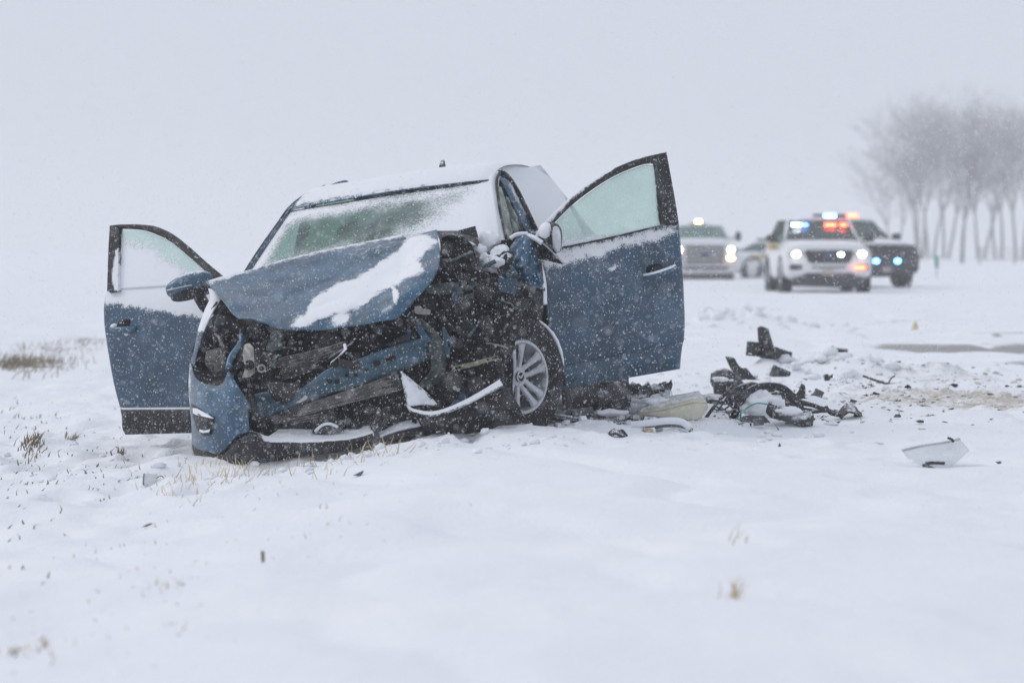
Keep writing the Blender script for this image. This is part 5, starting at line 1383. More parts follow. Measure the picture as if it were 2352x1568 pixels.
for s in (-1, 1):
    MB().tube([(s * 0.91, 1.52, 1.42), (s * 0.77, 2.1, 1.9)], 0.05, 8).build('pillar', 'v_white', tr)
    quad_grid('side_window', (s * 0.96, 1.8, 1.44), (s * 0.96, 4.0, 1.44), (s * 0.78, 3.95, 1.88), (s * 0.78, 2.2, 1.88), 'v_glass_pale', tr)
    m = ell('mirror', (s * 1.26, 1.9, 1.56), (0.10, 0.08, 0.16), 'v_trim', tr, 0.6)
    MB().box((s * 1.08, 1.92, 1.50), (0.25, 0.05, 0.05)).build('mirror_arm', 'v_trim', m)
    for yy in (0.95, 4.9):
        vwheel(tr, s * 0.86, yy, 0.41, 0.28)
    hl_ = slab('headlight', (-0.03, (s * 0.70, 1.26), (s * 0.97, 1.26), (s * 0.98, 0.72), (s * 0.72, 0.72)), 'v_lens', tr)
    ell('lamp', (s * 0.84, -0.05, 1.12), (0.085, 0.03, 0.085), 'l_head', hl_)
    ell('lamp', (s * 0.83, -0.05, 0.86), (0.11, 0.03, 0.075), 'l_amber' if s > 0 else 'v_amber_lens', hl_)
slab('grille', (-0.02, (-0.68, 1.28), (0.68, 1.28), (0.68, 0.66), (-0.68, 0.66)), 'v_chrome', tr)
for z, h in ((1.19, 0.085), (1.04, 0.085), (0.89, 0.085), (0.74, 0.085)):
    MB().box((0, -0.03, z), (1.24, 0.03, h)).build('grille_slot', 'v_trim', tr, smooth=False)
slab('bumper', (-0.10, (-1.0, 0.64), (1.0, 0.64), (1.0, 0.36), (-1.0, 0.36)), 'v_chrome', tr, depth=0.2, bevel=0.03)
slab('bumper_slot', (-0.115, (-0.75, 0.58), (0.75, 0.58), (0.7, 0.48), (-0.7, 0.48)), 'v_trim', tr)
slab('air_dam', (-0.06, (-0.95, 0.35), (0.95, 0.35), (0.9, 0.18), (-0.9, 0.18)), 'v_trim', tr, depth=0.1)
MB().ellipsoid(Matrix.Translation((0, -0.06, 0.99)) @ Matrix.Diagonal((0.15, 0.012, 0.06, 1)), 20, 8).build('badge', 'v_badge', tr)
bc = ell('beacon', (0.0, 2.6, 2.04), (0.10, 0.10, 0.08), 'l_amber', tr)
MB().box((-0.02, 2.6, 1.985), (0.5, 0.2, 0.05)).build('beacon_base', 'v_trim', bc, smooth=False, bevel=0.01)

# ------------------------------------------------------------------ bare trees, pole, markers, rail fence
M['bark'] = dusted('winter_bark', (0.075, 0.066, 0.066), rough=0.9, up=0.25, speck=0.1, vary=0.2, vary_scale=1.0)
def bare_tree(name, label, base, height, seed, spread=1.0, stems=1, fork=0.27, crown_w=1.0):
    r = random.Random(seed)
    root = empty(name, base, label, 'tree', 'bare trees behind the road')
    trunk, twigs = MB(), MB()
    def grow(p, d, L, rad, lev):
        pts = [p]
        n = 4 if lev < 2 else (3 if lev < 4 else 2)
        for i in range(n):
            d = (d + Vector((r.uniform(-1, 1), r.uniform(-1, 1), r.uniform(-0.6, 0.8) + (0.35 if lev < 4 else 0.0))) * (0.07 if lev < 2 else 0.17)).normalized()
            pts.append(pts[-1] + d * (L / n))
        end = max(rad * 0.66, 0.008)
        rads = [max(0.008, rad + (end - rad) * i / n) for i in range(n + 1)]
        (trunk if lev < 3 else twigs).tube(pts, rads, 6 if lev < 2 else (4 if lev < 3 else 3), cap=False)
        if lev >= 6 or L < 0.4:
            return
        k = r.choice([3, 3, 4]) if lev == 0 else r.choice([2, 2, 3])
        a0 = r.uniform(0, 6.28)
        for j in range(k):
            a = a0 + 6.283 * j / k + r.uniform(-0.5, 0.5)
            side = Vector((math.cos(a), math.sin(a), r.uniform(-0.15, 0.15)))
            nd = (d + side * r.uniform(0.22, 0.5) * spread * (0.8 if lev < 2 else 1.25)).normalized()
            grow(pts[-1], nd, L * r.uniform(0.62, 0.86), end * r.uniform(0.55, 0.85), lev + 1)
        if lev >= 1:
            for j in range(2 if lev < 5 else 1):
                q = pts[r.randrange(1, n + 1)]
                a = r.uniform(0, 6.28)
                side = Vector((math.cos(a), math.sin(a), r.uniform(-0.2, 0.5)))
                grow(q, (d * 0.7 + side * 0.7 * spread).normalized(), L * r.uniform(0.4, 0.65), end * 0.5, lev + 1 + (lev > 1))
    for s in range(stems):
        a = 2 * math.pi * s / max(1, stems) + r.uniform(-0.4, 0.4)
        lean = 0.0 if stems == 1 else r.uniform(0.07, 0.15)
        d = Vector((math.cos(a) * lean, math.sin(a) * lean, 1)).normalized()
        grow(Vector((math.cos(a) * 0.3 * (stems > 1), math.sin(a) * 0.3 * (stems > 1), -0.2)), d, height * fork, (height * 0.013 + 0.03) * (1.0 if stems == 1 else 0.75), 0)
    trunk.build('trunk', 'bark', root)
    twigs.build('crown', 'bark', root, smooth=False)
    return root
def far(u, dist):
    return (u - 1176) / FPX * dist
TREES = [(2112, 300, 18.6, 3, 3, 1.25, 'large spreading bare tree nearest the police cars'),
         (2052, 330, 14.5, 11, 2, 1.3, 'low bare tree at the left edge of the grove'),
         (2138, 320, 18.8, 53, 2, 1.15, 'bare tree just behind and right of the large spreading one'),
         (2172, 310, 18.6, 19, 2, 1.1, 'tall bare tree in the middle of the grove'),
         (2209, 215, 10.8, 5, 1, 0.7, 'slender dark bare tree standing nearer, in front of the grove'),
         (2252, 300, 18.0, 27, 2, 1.05, 'bare tree just right of the slender dark one'),
         (2293, 290, 18.0, 31, 2, 1.15, 'darker bare tree second from the right edge'),
         (2342, 260, 16.8, 37, 2, 1.2, 'darkest bare tree at the right edge of the picture'),
         (2398, 280, 17.5, 43, 2, 1.2, 'bare tree cut off by the right edge of the picture')]
for u, d, h, sd, st, sp, lb in TREES:
    bare_tree('bare_tree', lb, (far(u, d), d, ground_base(np.array([far(u, d)]), np.array([d]))[0]), h, sd, sp, st)
# green roadside marker and small pale marker on the road
e = empty('roadside_marker', (far(2151, 100), 100, 0.1), 'thin green roadside marker post beyond the police cars', 'marker post')
MB().box((0, 0, 0.35), (0.05, 0.03, 0.8)).build('post', 'v_lens', e, smooth=False)
M['green'] = dusted('green_reflector', (0.05, 0.32, 0.22), rough=0.5, up=0.1, speck=0.2)
MB().box((0, -0.02, 0.55), (0.14, 0.015, 0.42)).build('reflector', 'green', e, smooth=False)
p = GP(2102, 752)
e = empty('evidence_marker', p, 'small pale yellow marker standing alone on the snowy road', 'marker')
M['paleyellow'] = dusted('pale_yellow', (0.62, 0.58, 0.36), rough=0.5, up=0.3, speck=0.3)
MB().revolve([(0.045, 0), (0.035, 0.06), (0.012, 0.12), (0, 0.125)], Matrix.Identity(4), 16).build('cone', 'paleyellow', e)
MB().box((0, 0, 0.006), (0.12, 0.12, 0.012)).build('foot', 'paleyellow', e, smooth=False)
M['weather'] = dusted('weathered_wood', (0.45, 0.44, 0.43), rough=0.9, up=0.6, speck=0.4)
fe = empty('rail_fence', (far(2250, 190), 190, 0.1), 'pale rail fence in front of the bare trees', 'fence')
for i in range(9):
    MB().box((i * 2.4, i * 0.6, 0.55), (0.12, 0.12, 1.2)).build('post', 'weather', fe, smooth=False)
for i in range(8):
    for z in (0.35, 0.7, 1.05):
        a, b = Vector((i * 2.4, i * 0.6 - 0.08, z)), Vector((i * 2.4 + 2.4, i * 0.6 + 0.52, z))
        MB().tube([a, b], 0.05, 5).build('rail', 'weather', fe, smooth=False)

# ------------------------------------------------------------------ wreckage lying in the snow (each piece a thing of its own)
M['clear'] = glass_mat('clear_polycarbonate', (0.95, 0.96, 0.97), (0.85, 0.87, 0.89), 0.40, snow_scale=20, gloss=0.10)
M['ivorytank'] = dusted('translucent_tank', (0.55, 0.52, 0.40), rough=0.4, up=0.55, speck=0.4, vary=0.1)
M['orange'] = dusted('tan_foam', (0.50, 0.40, 0.27), rough=0.9, up=0.4, speck=0.4)
M['teal'] = dusted('green_wire', (0.10, 0.38, 0.33), rough=0.5, up=0.1, speck=0.3)
M['debris'] = dusted('broken_black_plastic', (0.020, 0.021, 0.022), rough=0.5, up=0.55, speck=0.9, speck_lo=0.64, vary=0.35, bump=0.4)
M['debris_grey'] = dusted('broken_grey_plastic', (0.10, 0.105, 0.11), rough=0.55, up=0.5, speck=0.9, speck_lo=0.62, vary=0.3)
def bill(u, v, dist_v=None):
    """frame at a ground point: returns function mapping photo offsets (pixels right, pixels up, metres back) to world-aligned local metres"""
    p = GP(u, dist_v or v)
    s = p.y / FPX
    return p, s
def piece(name, label, cat, u, v, parts, group='wreckage scattered on the snow', gv=None, sink=0.0, k=1.0):
    """thing standing on the ground seen at (u, v); parts: list of (part_name, mat, builder) with coordinates in photo pixels relative to (u, v), y in metres"""
    p, s = bill(u, v, gv)
    e = empty(name, (p.x, p.y, p.z + 0.012 - sink), label, cat, group)
    def K(a, b, y=0.0):
        return Vector((a * s * k, y, b * s * k))
    for nm, mat, fn in parts:
        mb = MB()
        kw = fn(mb, K, s) or {}
        mb.build(nm, mat, e, **kw)
    return e
def shell(pts, depth, wob=0.0, smooth=False):
    """bent plate: outline in pixels, leaning, with thickness"""
    def fn(mb, K, s):
        a = []
        for i, q in enumerate(pts):
            y = q[2] if len(q) > 2 else 0
            a.append(K(q[0], q[1], y))
        mb.prism(a, (0, depth, 0))
        return dict(smooth=False, bevel=0.003)
    return fn
def pipe(pts, r, n=8):
    def fn(mb, K, s):
        g = catmull(np.array([(q[0], q[1], q[2] if len(q) > 2 else 0) for q in pts], float), 18)
        mb.tube([K(*q) for q in g], r, n)
    return fn
def can(c, rx, L, ax='x', tilt=0.0, r2=None, hollow=False):
    """a cylinder lying on its side; c in px, radius and length in metres"""
    def fn(mb, K, s):
        R = Matrix.Rotation(tilt, 4, 'Y')
        if ax == 'x':
            R = R @ Matrix.Rotation(math.radians(90), 4, 'Y')
        elif ax == 'y':
            R = R @ Matrix.Rotation(math.radians(90), 4, 'X')
        Mx = Matrix.Translation(K(*c)) @ R
        r_2 = r2 or rx
        if hollow:
            mb.revolve([(rx, -L / 2), (r_2, L / 2), (r_2 * 0.88, L / 2), (rx * 0.88, -L / 2)], Mx, 22, closed=True)
        else:
            mb.revolve([(0, -L / 2), (rx * 0.96, -L / 2), (rx, -L / 2 + 0.006), (rx * 0.97, -L / 6), (rx, 0), (r_2 * 0.97, L / 6), (r_2, L / 2 - 0.006), (r_2 * 0.96, L / 2), (0, L / 2)], Mx, 22)
        return dict(sharp=40)
    return fn
u_seed = [0]
def blob(c, r, pw=1.0, rough=0.25):
    def fn(mb, K, s):
        o = K(*c)
        mb.ellipsoid(Matrix.Translation(o) @ Matrix.Diagonal((*r, 1)), 30, 18, pw)
        w0 = Vector((u_seed[0] * 3.1, 1, 2))
        u_seed[0] += 1
        for q in mb.v:
            d = q - o
            q += d * (mnoise.noise(q * 16 + w0) * rough * 2.2 + mnoise.noise(q * 45 + w0) * rough)
    return fn
def plate(rows, thick=0.005, nu=20, nv=12, amp=0.0, sc=14, jag=0.0):
    def fn(mb, K, s):
        g = spline_grid(np.array(rows, float), nu, nv).reshape(-1, 3)
        vs = [K(*q) for q in g]
        for v in vs:
            v.y += mnoise.noise(v * sc) * amp
        if jag:
            jr_ = random.Random(nu * 7 + int(abs(rows[0][0][0])))
            for i in range(nu):
                f = jr_.uniform(-1, 0.7) * jag
                vs[i].z += f
                vs[nu + i].z += f * 0.5
        mb.add(vs, grid_faces(nu, nv))
        return dict(thick=thick)
    return fn

# pile beside the front wheel
piece('headlamp_housing', 'smashed headlamp unit with snow-filled lens in the pile beside the front wheel', 'headlamp', 1480, 950, [
    ('housing', 'debris', plate([[(-108, 72, 0.14), (-60, 76, 0.14), (0, 70, 0.15), (58, 72, 0.16)], [(-112, 42, 0.08), (-60, 42, 0.06), (0, 42, 0.08), (58, 62, 0.12)], [(-95, 10, 0.04), (-50, 6, 0.02), (0, 10, 0.04), (40, 24, 0.08)]], 0.008, 30, 18, amp=0.05, jag=0.018)),
    ('reflector', 'alloy', can((-2, 24, -0.03), 0.044, 0.15, 'x', 0.14)),
    ('lens', 'clear', plate([[(30, 56, 0.0), (42, 58, 0.02), (54, 58, 0.06)], [(38, 42, -0.03), (48, 44, -0.02), (58, 46, 0.04)], [(36, 30, -0.04), (44, 32, -0.02), (52, 34, 0.03)]], 0.004)),
    ('bracket', 'debris', shell([(30, 62, 0), (40, 60, 0), (42, 46, 0), (50, 34, 0), (36, 40, 0)], 0.02)),
    ('snow_fill', 'snow', blob((36, 40, 0.02), (0.06, 0.05, 0.03)))], k=1.15, gv=962)
piece('hose_bundle', 'looped black hose arching over the snow beside the front wheel', 'hose', 1345, 948, [
    ('hose', 'debris', pipe([(-38, 0, 0.0), (-34, 18, 0.0), (-20, 32, 0.02), (6, 42, 0.05), (22, 44, 0.08)], 0.007)),
    ('end_cap', 'debris_grey', can((-26, 4, -0.01), 0.022, 0.04, 'x', 0.3)),
    ('bracket', 'debris', pipe([(36, 44, 0.0), (52, 36, 0), (72, 34, 0), (74, 22, 0), (84, 14, 0)], 0.008)),
    ('snow_cap', 'snow', blob((30, 8, 0.06), (0.17, 0.10, 0.05)))], gv=956)
piece('grille_strip', 'long ribbed black grille strip lying flat at the foot of the front wheel', 'grille strip', 1290, 968, [
    ('strip', 'debris', plate([[(-66, 28, 0.05), (0, 16, 0.05), (60, 6, 0.02), (96, 0, 0.0)], [(-70, 16, 0.0), (0, 4, 0.0), (60, -4, -0.02), (92, -8, -0.04)]], 0.01, 30, 5)),
    ('rib', 'debris_grey', pipe([(-66, 24, -0.01), (0, 11, -0.01), (60, 2, -0.03), (94, -4, -0.05)], 0.005)),
    ('rib', 'debris_grey', pipe([(-68, 19, -0.02), (0, 7, -0.02), (60, -2, -0.04), (90, -7, -0.06)], 0.004))], gv=972)
piece('broken_panel', 'dark broken panel half under snow below the headlamp unit', 'panel', 1425, 966, [
    ('panel', 'debris', plate([[(-70, 18, 0.06), (-20, 16, 0.06), (30, 18, 0.06), (60, 24, 0.06)], [(-74, 2, -0.02), (-20, -4, -0.02), (30, 0, -0.02), (52, 8, -0.02)]], 0.01, 24, 8, amp=0.02)),
    ('snow_cap', 'snow', blob((-26, 20, 0.06), (0.09, 0.06, 0.02)))], gv=972)
piece('washer_tank', 'pale ivory fluid tank lying on its side right of the headlamp unit', 'fluid tank', 1545, 966, [
    ('tank', 'ivorytank', plate([[(-74, 12, 0.02), (-30, 34, 0.03), (40, 48, 0.05), (62, 52, 0.08)], [(-80, 6, -0.06), (-30, 16, -0.10), (40, 34, -0.10), (76, 30, -0.04)], [(-70, -2, -0.06), (-20, -4, -0.12), (50, -6, -0.10), (80, 12, -0.02)], [(-60, -6, 0.0), (-20, -10, -0.02), (50, -14, -0.02), (76, 4, 0.02)]], 0.01, 28, 18)),
    ('seam', 'ivorytank', pipe([(-78, 5, -0.07), (-30, 13, -0.115), (40, 30, -0.115), (76, 28, -0.05)], 0.006)),
    ('tank_snow', 'snow', blob((-30, 30, 0.02), (0.09, 0.05, 0.022)))], gv=972)
piece('snowy_pipe', 'curved pipe coated in snow in front of the ivory tank', 'pipe', 1510, 984, [
    ('pipe', 'debris_grey', pipe([(-62, 4, 0.02), (-30, 6, 0.0), (20, 12, 0.0), (56, 10, 0.0), (80, -2, 0.0)], 0.014)),
    ('pipe_snow', 'snow', pipe([(-64, 10, 0.02), (-30, 14, 0.0), (20, 20, 0.0), (54, 18, 0.0), (76, 4, 0.0)], 0.022))], gv=986)
piece('foam_scrap', 'scrap of tan foam just below the snowy pipe', 'foam', 1488, 990, [('scrap', 'orange', shell([(-12, 4), (2, 6), (14, 2), (10, -4), (-6, -3)], 0.06))], gv=990)
piece('crumpled_clip', 'crumpled black clip alone on the smooth snow below the pile', 'scrap', 1417, 1004, [
    ('clip', 'debris', plate([[(-22, 4, 0.0), (-6, 14, 0.02), (8, 12, 0.03), (20, 4, 0.02)], [(-16, -2, -0.04), (-4, 4, -0.05), (8, -2, -0.05), (24, -6, -0.03)]], 0.008, 14, 7, amp=0.03)),
    ('prong', 'debris', pipe([(2, 2, -0.02), (10, 10, 0), (18, 4, 0), (24, -6, 0)], 0.006))])
piece('door_clip', 'small dark curled scrap under the open left door', 'scrap', 1523, 872, [('clip', 'debris', pipe([(-12, 0, 0), (-6, 8, 0), (4, 6, 0.02), (10, -2, 0)], 0.012))], gv=900)

# middle pile right of the door
piece('torn_duct', 'upright torn black duct sticking up at the back of the debris', 'duct', 1762, 852, [
    ('duct', 'debris', plate([[(-16, 50, 0), (-10, 52, -0.02), (2, 48, 0)], [(-14, 24, 0), (-4, 26, -0.03), (10, 22, 0)], [(-12, 2, 0), (2, 0, -0.03), (18, 0, 0)]], 0.01, 10, 14)),
    ('sleeve', 'debris', can((-22, 16, 0.0), 0.055, 0.11, 'z', 0.1)),
    ('motor', 'debris', can((12, 10, -0.02), 0.048, 0.10, 'y', 0.0)),
    ('motor_end', 'debris', can((28, 6, 0.02), 0.042, 0.10, 'x', 0.3))], k=1.45, gv=858)
piece('airbox_half', 'jagged black air box half left of the upright duct', 'air box', 1700, 868, [
    ('box', 'debris', plate([[(-24, 36, 0), (-10, 34, -0.02), (-2, 20, 0), (10, 18, 0.02)], [(-16, 18, 0), (-4, 14, -0.04), (8, 14, -0.03), (22, 4, 0.02)], [(-6, 4, 0), (4, -2, -0.04), (14, -2, -0.02), (28, 0, 0.02)]], 0.01, 16, 12, amp=0.02)),
    ('lip', 'debris_grey', pipe([(4, -4, -0.03), (16, 0, 0), (28, 4, 0.02)], 0.006))], k=1.45, gv=876)
piece('blower_motor', 'round black blower motor lying on its side at the left of the debris', 'motor', 1668, 902, [
    ('motor', 'debris', can((-4, 14, 0.0), 0.062, 0.13, 'x', -0.05)),
    ('cover', 'debris_grey', can((14, 12, -0.01), 0.064, 0.02, 'x', -0.05)),
    ('snow_cap', 'snow', blob((-10, 30, 0.0), (0.05, 0.05, 0.018)))], k=1.45, gv=906)
piece('vent_housing', 'ribbed black vent housing just above the round motor', 'vent', 1682, 880, [
    ('housing', 'debris', plate([[(-34, 24, 0), (-14, 32, 0), (6, 22, 0), (20, 6, 0)], [(-36, 12, -0.04), (-14, 16, -0.06), (8, 8, -0.05), (26, 2, -0.02)], [(-32, 2, -0.03), (-12, 2, -0.05), (10, -2, -0.04), (30, -4, 0)]], 0.01, 18, 12, amp=0.02)),
    ('rib', 'debris_grey', pipe([(-34, 22, -0.01), (-16, 28, -0.02), (-4, 26, -0.01)], 0.005)),
    ('rib', 'debris_grey', pipe([(-35, 17, -0.03), (-16, 22, -0.045), (0, 17, -0.04)], 0.005))], k=1.45, gv=890)
piece('hose_ring', 'big curved black intake hose ring in the front debris heap', 'hose', 1715, 962, [
    ('hose', 'debris', pipe([(-22, -2, -0.04), (-14, 20, -0.04), (2, 40, -0.03), (28, 50, 0.0), (56, 46, 0.02), (70, 36, 0.03)], 0.022)),
    ('collar', 'debris_grey', can((-20, 4, -0.06), 0.035, 0.05, 'y', 0.2, hollow=True)),
    ('snow_fill', 'snow', blob((24, 20, 0.0), (0.12, 0.10, 0.07)))], k=1.45, gv=966)
piece('intake_elbow', 'black ribbed intake elbow behind the hose ring', 'duct', 1715, 925, [
    ('elbow', 'debris', pipe([(-30, 8, 0.0), (-12, 28, 0.0), (12, 34, 0.02), (30, 20, 0.04), (60, 4, 0.05)], 0.034)),
    ('rib', 'debris_grey', can((0, 32, 0.0), 0.038, 0.015, 'x', 0.2)),
    ('rib', 'debris_grey', can((22, 27, 0.02), 0.038, 0.015, 'x', 0.7))], k=1.45, gv=930)
piece('leaning_rod', 'thin black rod leaning at the left edge of the front debris heap', 'rod', 1640, 950, [('rod', 'debris', pipe([(-14, -4, 0), (0, 14, 0.02), (20, 36, 0.05), (34, 50, 0.08)], 0.010))], k=1.35, gv=956)
piece('green_wire', 'thin green wire arching over a dark plate in the front debris heap', 'wire', 1735, 966, [
    ('wire', 'teal', pipe([(-38, -4, -0.10), (-22, 14, -0.10), (-2, 26, -0.10), (20, 24, -0.10), (34, 18, -0.10)], 0.0045)),
    ('plate', 'debris_grey', shell([(-40, -4, -0.12), (-20, 6, -0.11), (12, 6, -0.11), (24, -8, -0.12), (-4, -6, -0.13)], 0.02))], k=1.35, gv=970)
piece('fan_shard', 'pointed black fan shroud shard standing at the back of the front heap', 'shroud', 1835, 912, [
    ('shard', 'debris', plate([[(-42, 16, 0), (-20, 6, 0), (-4, 18, 0), (4, 34, 0)], [(-36, 4, -0.03), (-18, -4, -0.04), (2, 2, -0.03), (10, 28, 0.0)], [(-24, -4, -0.04), (-10, -8, -0.05), (4, -6, -0.04), (10, 4, 0.0)]], 0.008, 16, 10)),
    ('blade', 'debris', shell([(-34, 28), (-20, 24), (-14, 16), (-30, 18)], 0.02))], k=1.45, gv=920)
piece('twisted_frame', 'twisted black plastic frame sprawled across the middle of the front heap', 'frame', 1822, 950, [
    ('rail', 'debris', pipe([(-60, 22, 0), (-30, 30, 0.02), (0, 24, 0.03), (36, 14, 0.03), (72, 2, 0.02), (86, 8, 0.03)], 0.014)),
    ('rail', 'debris', pipe([(-46, 12, -0.04), (-10, 20, -0.03), (10, 6, -0.04), (40, 6, -0.03)], 0.010)),
    ('panel', 'debris', plate([[(-48, 34, 0.02), (-20, 38, 0.02), (8, 30, 0.03)], [(-40, 10, -0.02), (-16, 16, -0.04), (14, 12, -0.02)]], 0.008, 12, 8, amp=0.03)),
    ('strut', 'debris', pipe([(-10, 36, 0), (4, 18, -0.02), (20, 2, -0.03)], 0.008))], k=1.45, gv=955)
piece('battery_tray', 'black box-shaped tray with snow inside at the front right of the heap', 'tray', 1818, 968, [
    ('tray', 'debris', plate([[(-36, 30, 0), (-20, 24, 0), (10, 12, 0), (32, 14, 0.0)], [(-42, 14, -0.05), (-20, 8, -0.08), (10, 0, -0.08), (34, 6, -0.05)], [(-34, 4, -0.06), (-14, 0, -0.09), (12, -8, -0.09), (32, -8, -0.06)]], 0.012, 18, 12)),
    ('tray_snow', 'snow', blob((-6, 14, -0.03), (0.09, 0.06, 0.025))),
    ('clip', 'debris_grey', shell([(-64, 2, -0.1), (-48, 4, -0.1), (-46, -6, -0.1), (-62, -8, -0.1)], 0.03))], k=1.45, gv=974)
piece('grey_tube', 'short grey tube standing upright right of the front heap', 'tube', 1873, 915, [('tube', 'debris_grey', can((2, 12, 0), 0.042, 0.10, 'z', 0.45, r2=0.032))], k=1.35, gv=918)
piece('curved_trim', 'curved black trim with pointed ends at the right of the heap', 'trim', 1945, 955, [
    ('trim', 'debris', pipe([(-34, 14, 0), (-26, 4, -0.02), (-8, 0, -0.03)], 0.012)),
    ('arch', 'debris', plate([[(-16, 2, 0), (-4, 16, 0.02), (12, 16, 0.02), (20, 6, 0.0)], [(-12, -4, -0.05), (0, 6, -0.06), (12, 4, -0.06), (24, 0, -0.03)]], 0.008, 14, 8)),
    ('tip', 'debris', shell([(10, -2), (18, 8), (24, 4), (24, -4)], 0.03))], k=1.45, gv=960)
piece('speaker_cup', 'black cup-shaped part lying alone beyond the dirty snow', 'cup', 1929, 822, [
    ('cup', 'debris', can((2, 4, 0), 0.058, 0.10, 'x', 0.15)), ('rim', 'debris_grey', can((-14, 7, 0), 0.064, 0.015, 'x', 0.15))], k=1.35, gv=824)
piece('winged_clip', 'small black winged clip perched on the snow lump', 'clip', 1903, 842, [
    ('clip', 'debris', shell([(-8, 10), (-2, 12), (2, 8), (8, 12), (6, 0), (10, -4), (0, 2), (-6, -6)], 0.02))], k=1.35, gv=872)
piece('bent_arm', 'long bent dark arm lying on the dirty snow', 'arm', 2022, 872, [
    ('arm', 'debris', pipe([(-30, 12, 0), (-8, 4, 0), (14, -2, 0), (28, -2, 0.02)], 0.009)), ('fork', 'debris', pipe([(14, 0, 0), (20, 8, 0.02), (26, 12, 0.02)], 0.006))], k=1.35, gv=876)
piece('chrome_lens', 'clear wedge-shaped headlamp lens lying on the smooth foreground snow', 'lens', 2148, 1062, [
    ('lens', 'clear', plate([[(-68, 28, 0.10), (-20, 36, 0.16), (40, 42, 0.22), (78, 48, 0.28)], [(-60, 14, 0.0), (-20, 14, 0.0), (40, 24, 0.04), (82, 38, 0.16)], [(-36, 0, -0.06), (-10, -4, -0.08), (24, -6, -0.08), (82, 32, 0.06)]], 0.006, 24, 14)),
    ('rim', 'v_lens', pipe([(-68, 28, 0.10), (-20, 36, 0.16), (40, 42, 0.22), (78, 48, 0.28)], 0.006)),
    ('clip', 'debris', shell([(-36, 4, -0.09), (-22, 8, -0.09), (-20, 0, -0.09), (-34, -4, -0.09)], 0.02)),
    ('rod', 'debris', pipe([(-30, 6, -0.10), (-6, 7, -0.10), (14, 6, -0.10)], 0.008)),
    ('rod', 'debris', pipe([(-30, 2, -0.10), (-16, -4, -0.10), (-4, -9, -0.11)], 0.006)),
    ('tab', 'debris', pipe([(44, 54, 0.20), (54, 50, 0.20), (58, 44, 0.20)], 0.006))], gv=1066)
piece('lens_scrap', 'tiny dark scrap right of the clear headlamp lens', 'scrap', 2294, 1064, [('scrap', 'debris', shell([(-6, 2), (4, 5), (8, 1), (0, -2)], 0.04))])
piece('pale_cup', 'crushed pale plastic cup in the snow left of the wreck', 'cup', 345, 1105, [
    ('cup', 'clear', can((0, 6, 0), 0.028, 0.065, 'x', 0.05, hollow=True)), ('rim', 'debris_grey', can((-14, 6, 0), 0.029, 0.006, 'x', 0.05, hollow=True)), ('straw', 'debris_grey', pipe([(14, 8, 0), (24, 14, 0), (34, 8, 0)], 0.0025))], gv=1108)
piece('dark_feather', 'dark feather-like shard on the foreground snow at the left', 'shard', 338, 1200, [('shard', 'debris', shell([(-14, -4), (-4, 1), (4, 4), (14, 5), (8, 1), (-2, -3)], 0.03))])
piece('grey_shard', 'grey shard near the dry grass in front of the wreck', 'shard', 822, 1086, [('shard', 'debris_grey', shell([(-12, -3), (0, 2), (12, 8), (12, 2), (4, -5)], 0.04))])
piece('small_cone_bit', 'tiny dark pointed bit on the smooth snow below the front heap', 'scrap', 1791, 1017, [('bit', 'debris', shell([(-4, -3), (0, 7), (4, -2)], 0.02))])
piece('snow_stick', 'short dark stick pressed into the smooth snow in the foreground middle', 'stick', 603, 1283, [('stick', 'grass_dark', pipe([(2, -20, 0), (0, 0, 0.02), (-2, 24, 0.04)], 0.006))])


# more scrap in the front heap
piece('wiring_loom', 'tangle of thin black wiring at the left of the front heap', 'wiring', 1680, 944, [
    ('wire', 'debris', pipe([(-26, 0, 0), (-10, 16, 0.02), (8, 4, 0.0), (24, 14, 0.02), (44, 2, 0.0)], 0.005)),
    ('wire', 'debris', pipe([(-34, 6, 0.03), (-14, 4, 0.0), (6, 18, -0.02), (26, 6, 0.0), (50, 10, 0.02)], 0.005)),
    ('wire', 'debris_grey', pipe([(-20, 10, -0.02), (0, 0, -0.03), (20, 22, 0.0), (36, 8, 0.0)], 0.004))], k=1.35, gv=950)
piece('fender_liner_scrap', 'flat torn black liner sheet lying between the ivory tank and the front heap', 'liner', 1640, 912, [
    ('liner', 'debris', plate([[(-30, 10, 0.10), (0, 14, 0.10), (34, 8, 0.10)], [(-36, 0, -0.08), (0, 2, -0.08), (30, -3, -0.08)]], 0.006, 14, 8, amp=0.05))], gv=918)
piece('bumper_bracket', 'angular black bracket jutting up in the middle of the front heap', 'bracket', 1775, 930, [
    ('bracket', 'debris', plate([[(-26, 34, 0.02), (-8, 40, 0.0), (6, 20, 0.02)], [(-18, 14, -0.02), (2, 18, -0.05), (20, 8, 0.0)], [(-10, -2, -0.04), (8, -2, -0.06), (34, -4, -0.02)]], 0.01, 14, 12, amp=0.03)),
    ('stay', 'debris', pipe([(-30, 2, 0.0), (-4, 14, -0.02), (26, 22, 0.0), (44, 14, 0.02)], 0.009))], k=1.35, gv=936)
piece('grille_shard', 'black slatted grille shard at the right shoulder of the front heap', 'grille', 1862, 942, [
    ('slat', 'debris', pipe([(-36, 12, 0.02), (-4, 8, 0.0), (32, 0, 0.0)], 0.008)),
    ('slat', 'debris', pipe([(-38, 5, 0.0), (-6, 2, -0.02), (30, -5, -0.02)], 0.008)),
    ('rib', 'debris', pipe([(-16, 14, 0.0), (-12, -2, -0.02)], 0.007)), ('rib', 'debris', pipe([(10, 8, 0.0), (14, -6, -0.02)], 0.007))], k=1.35, gv=946)
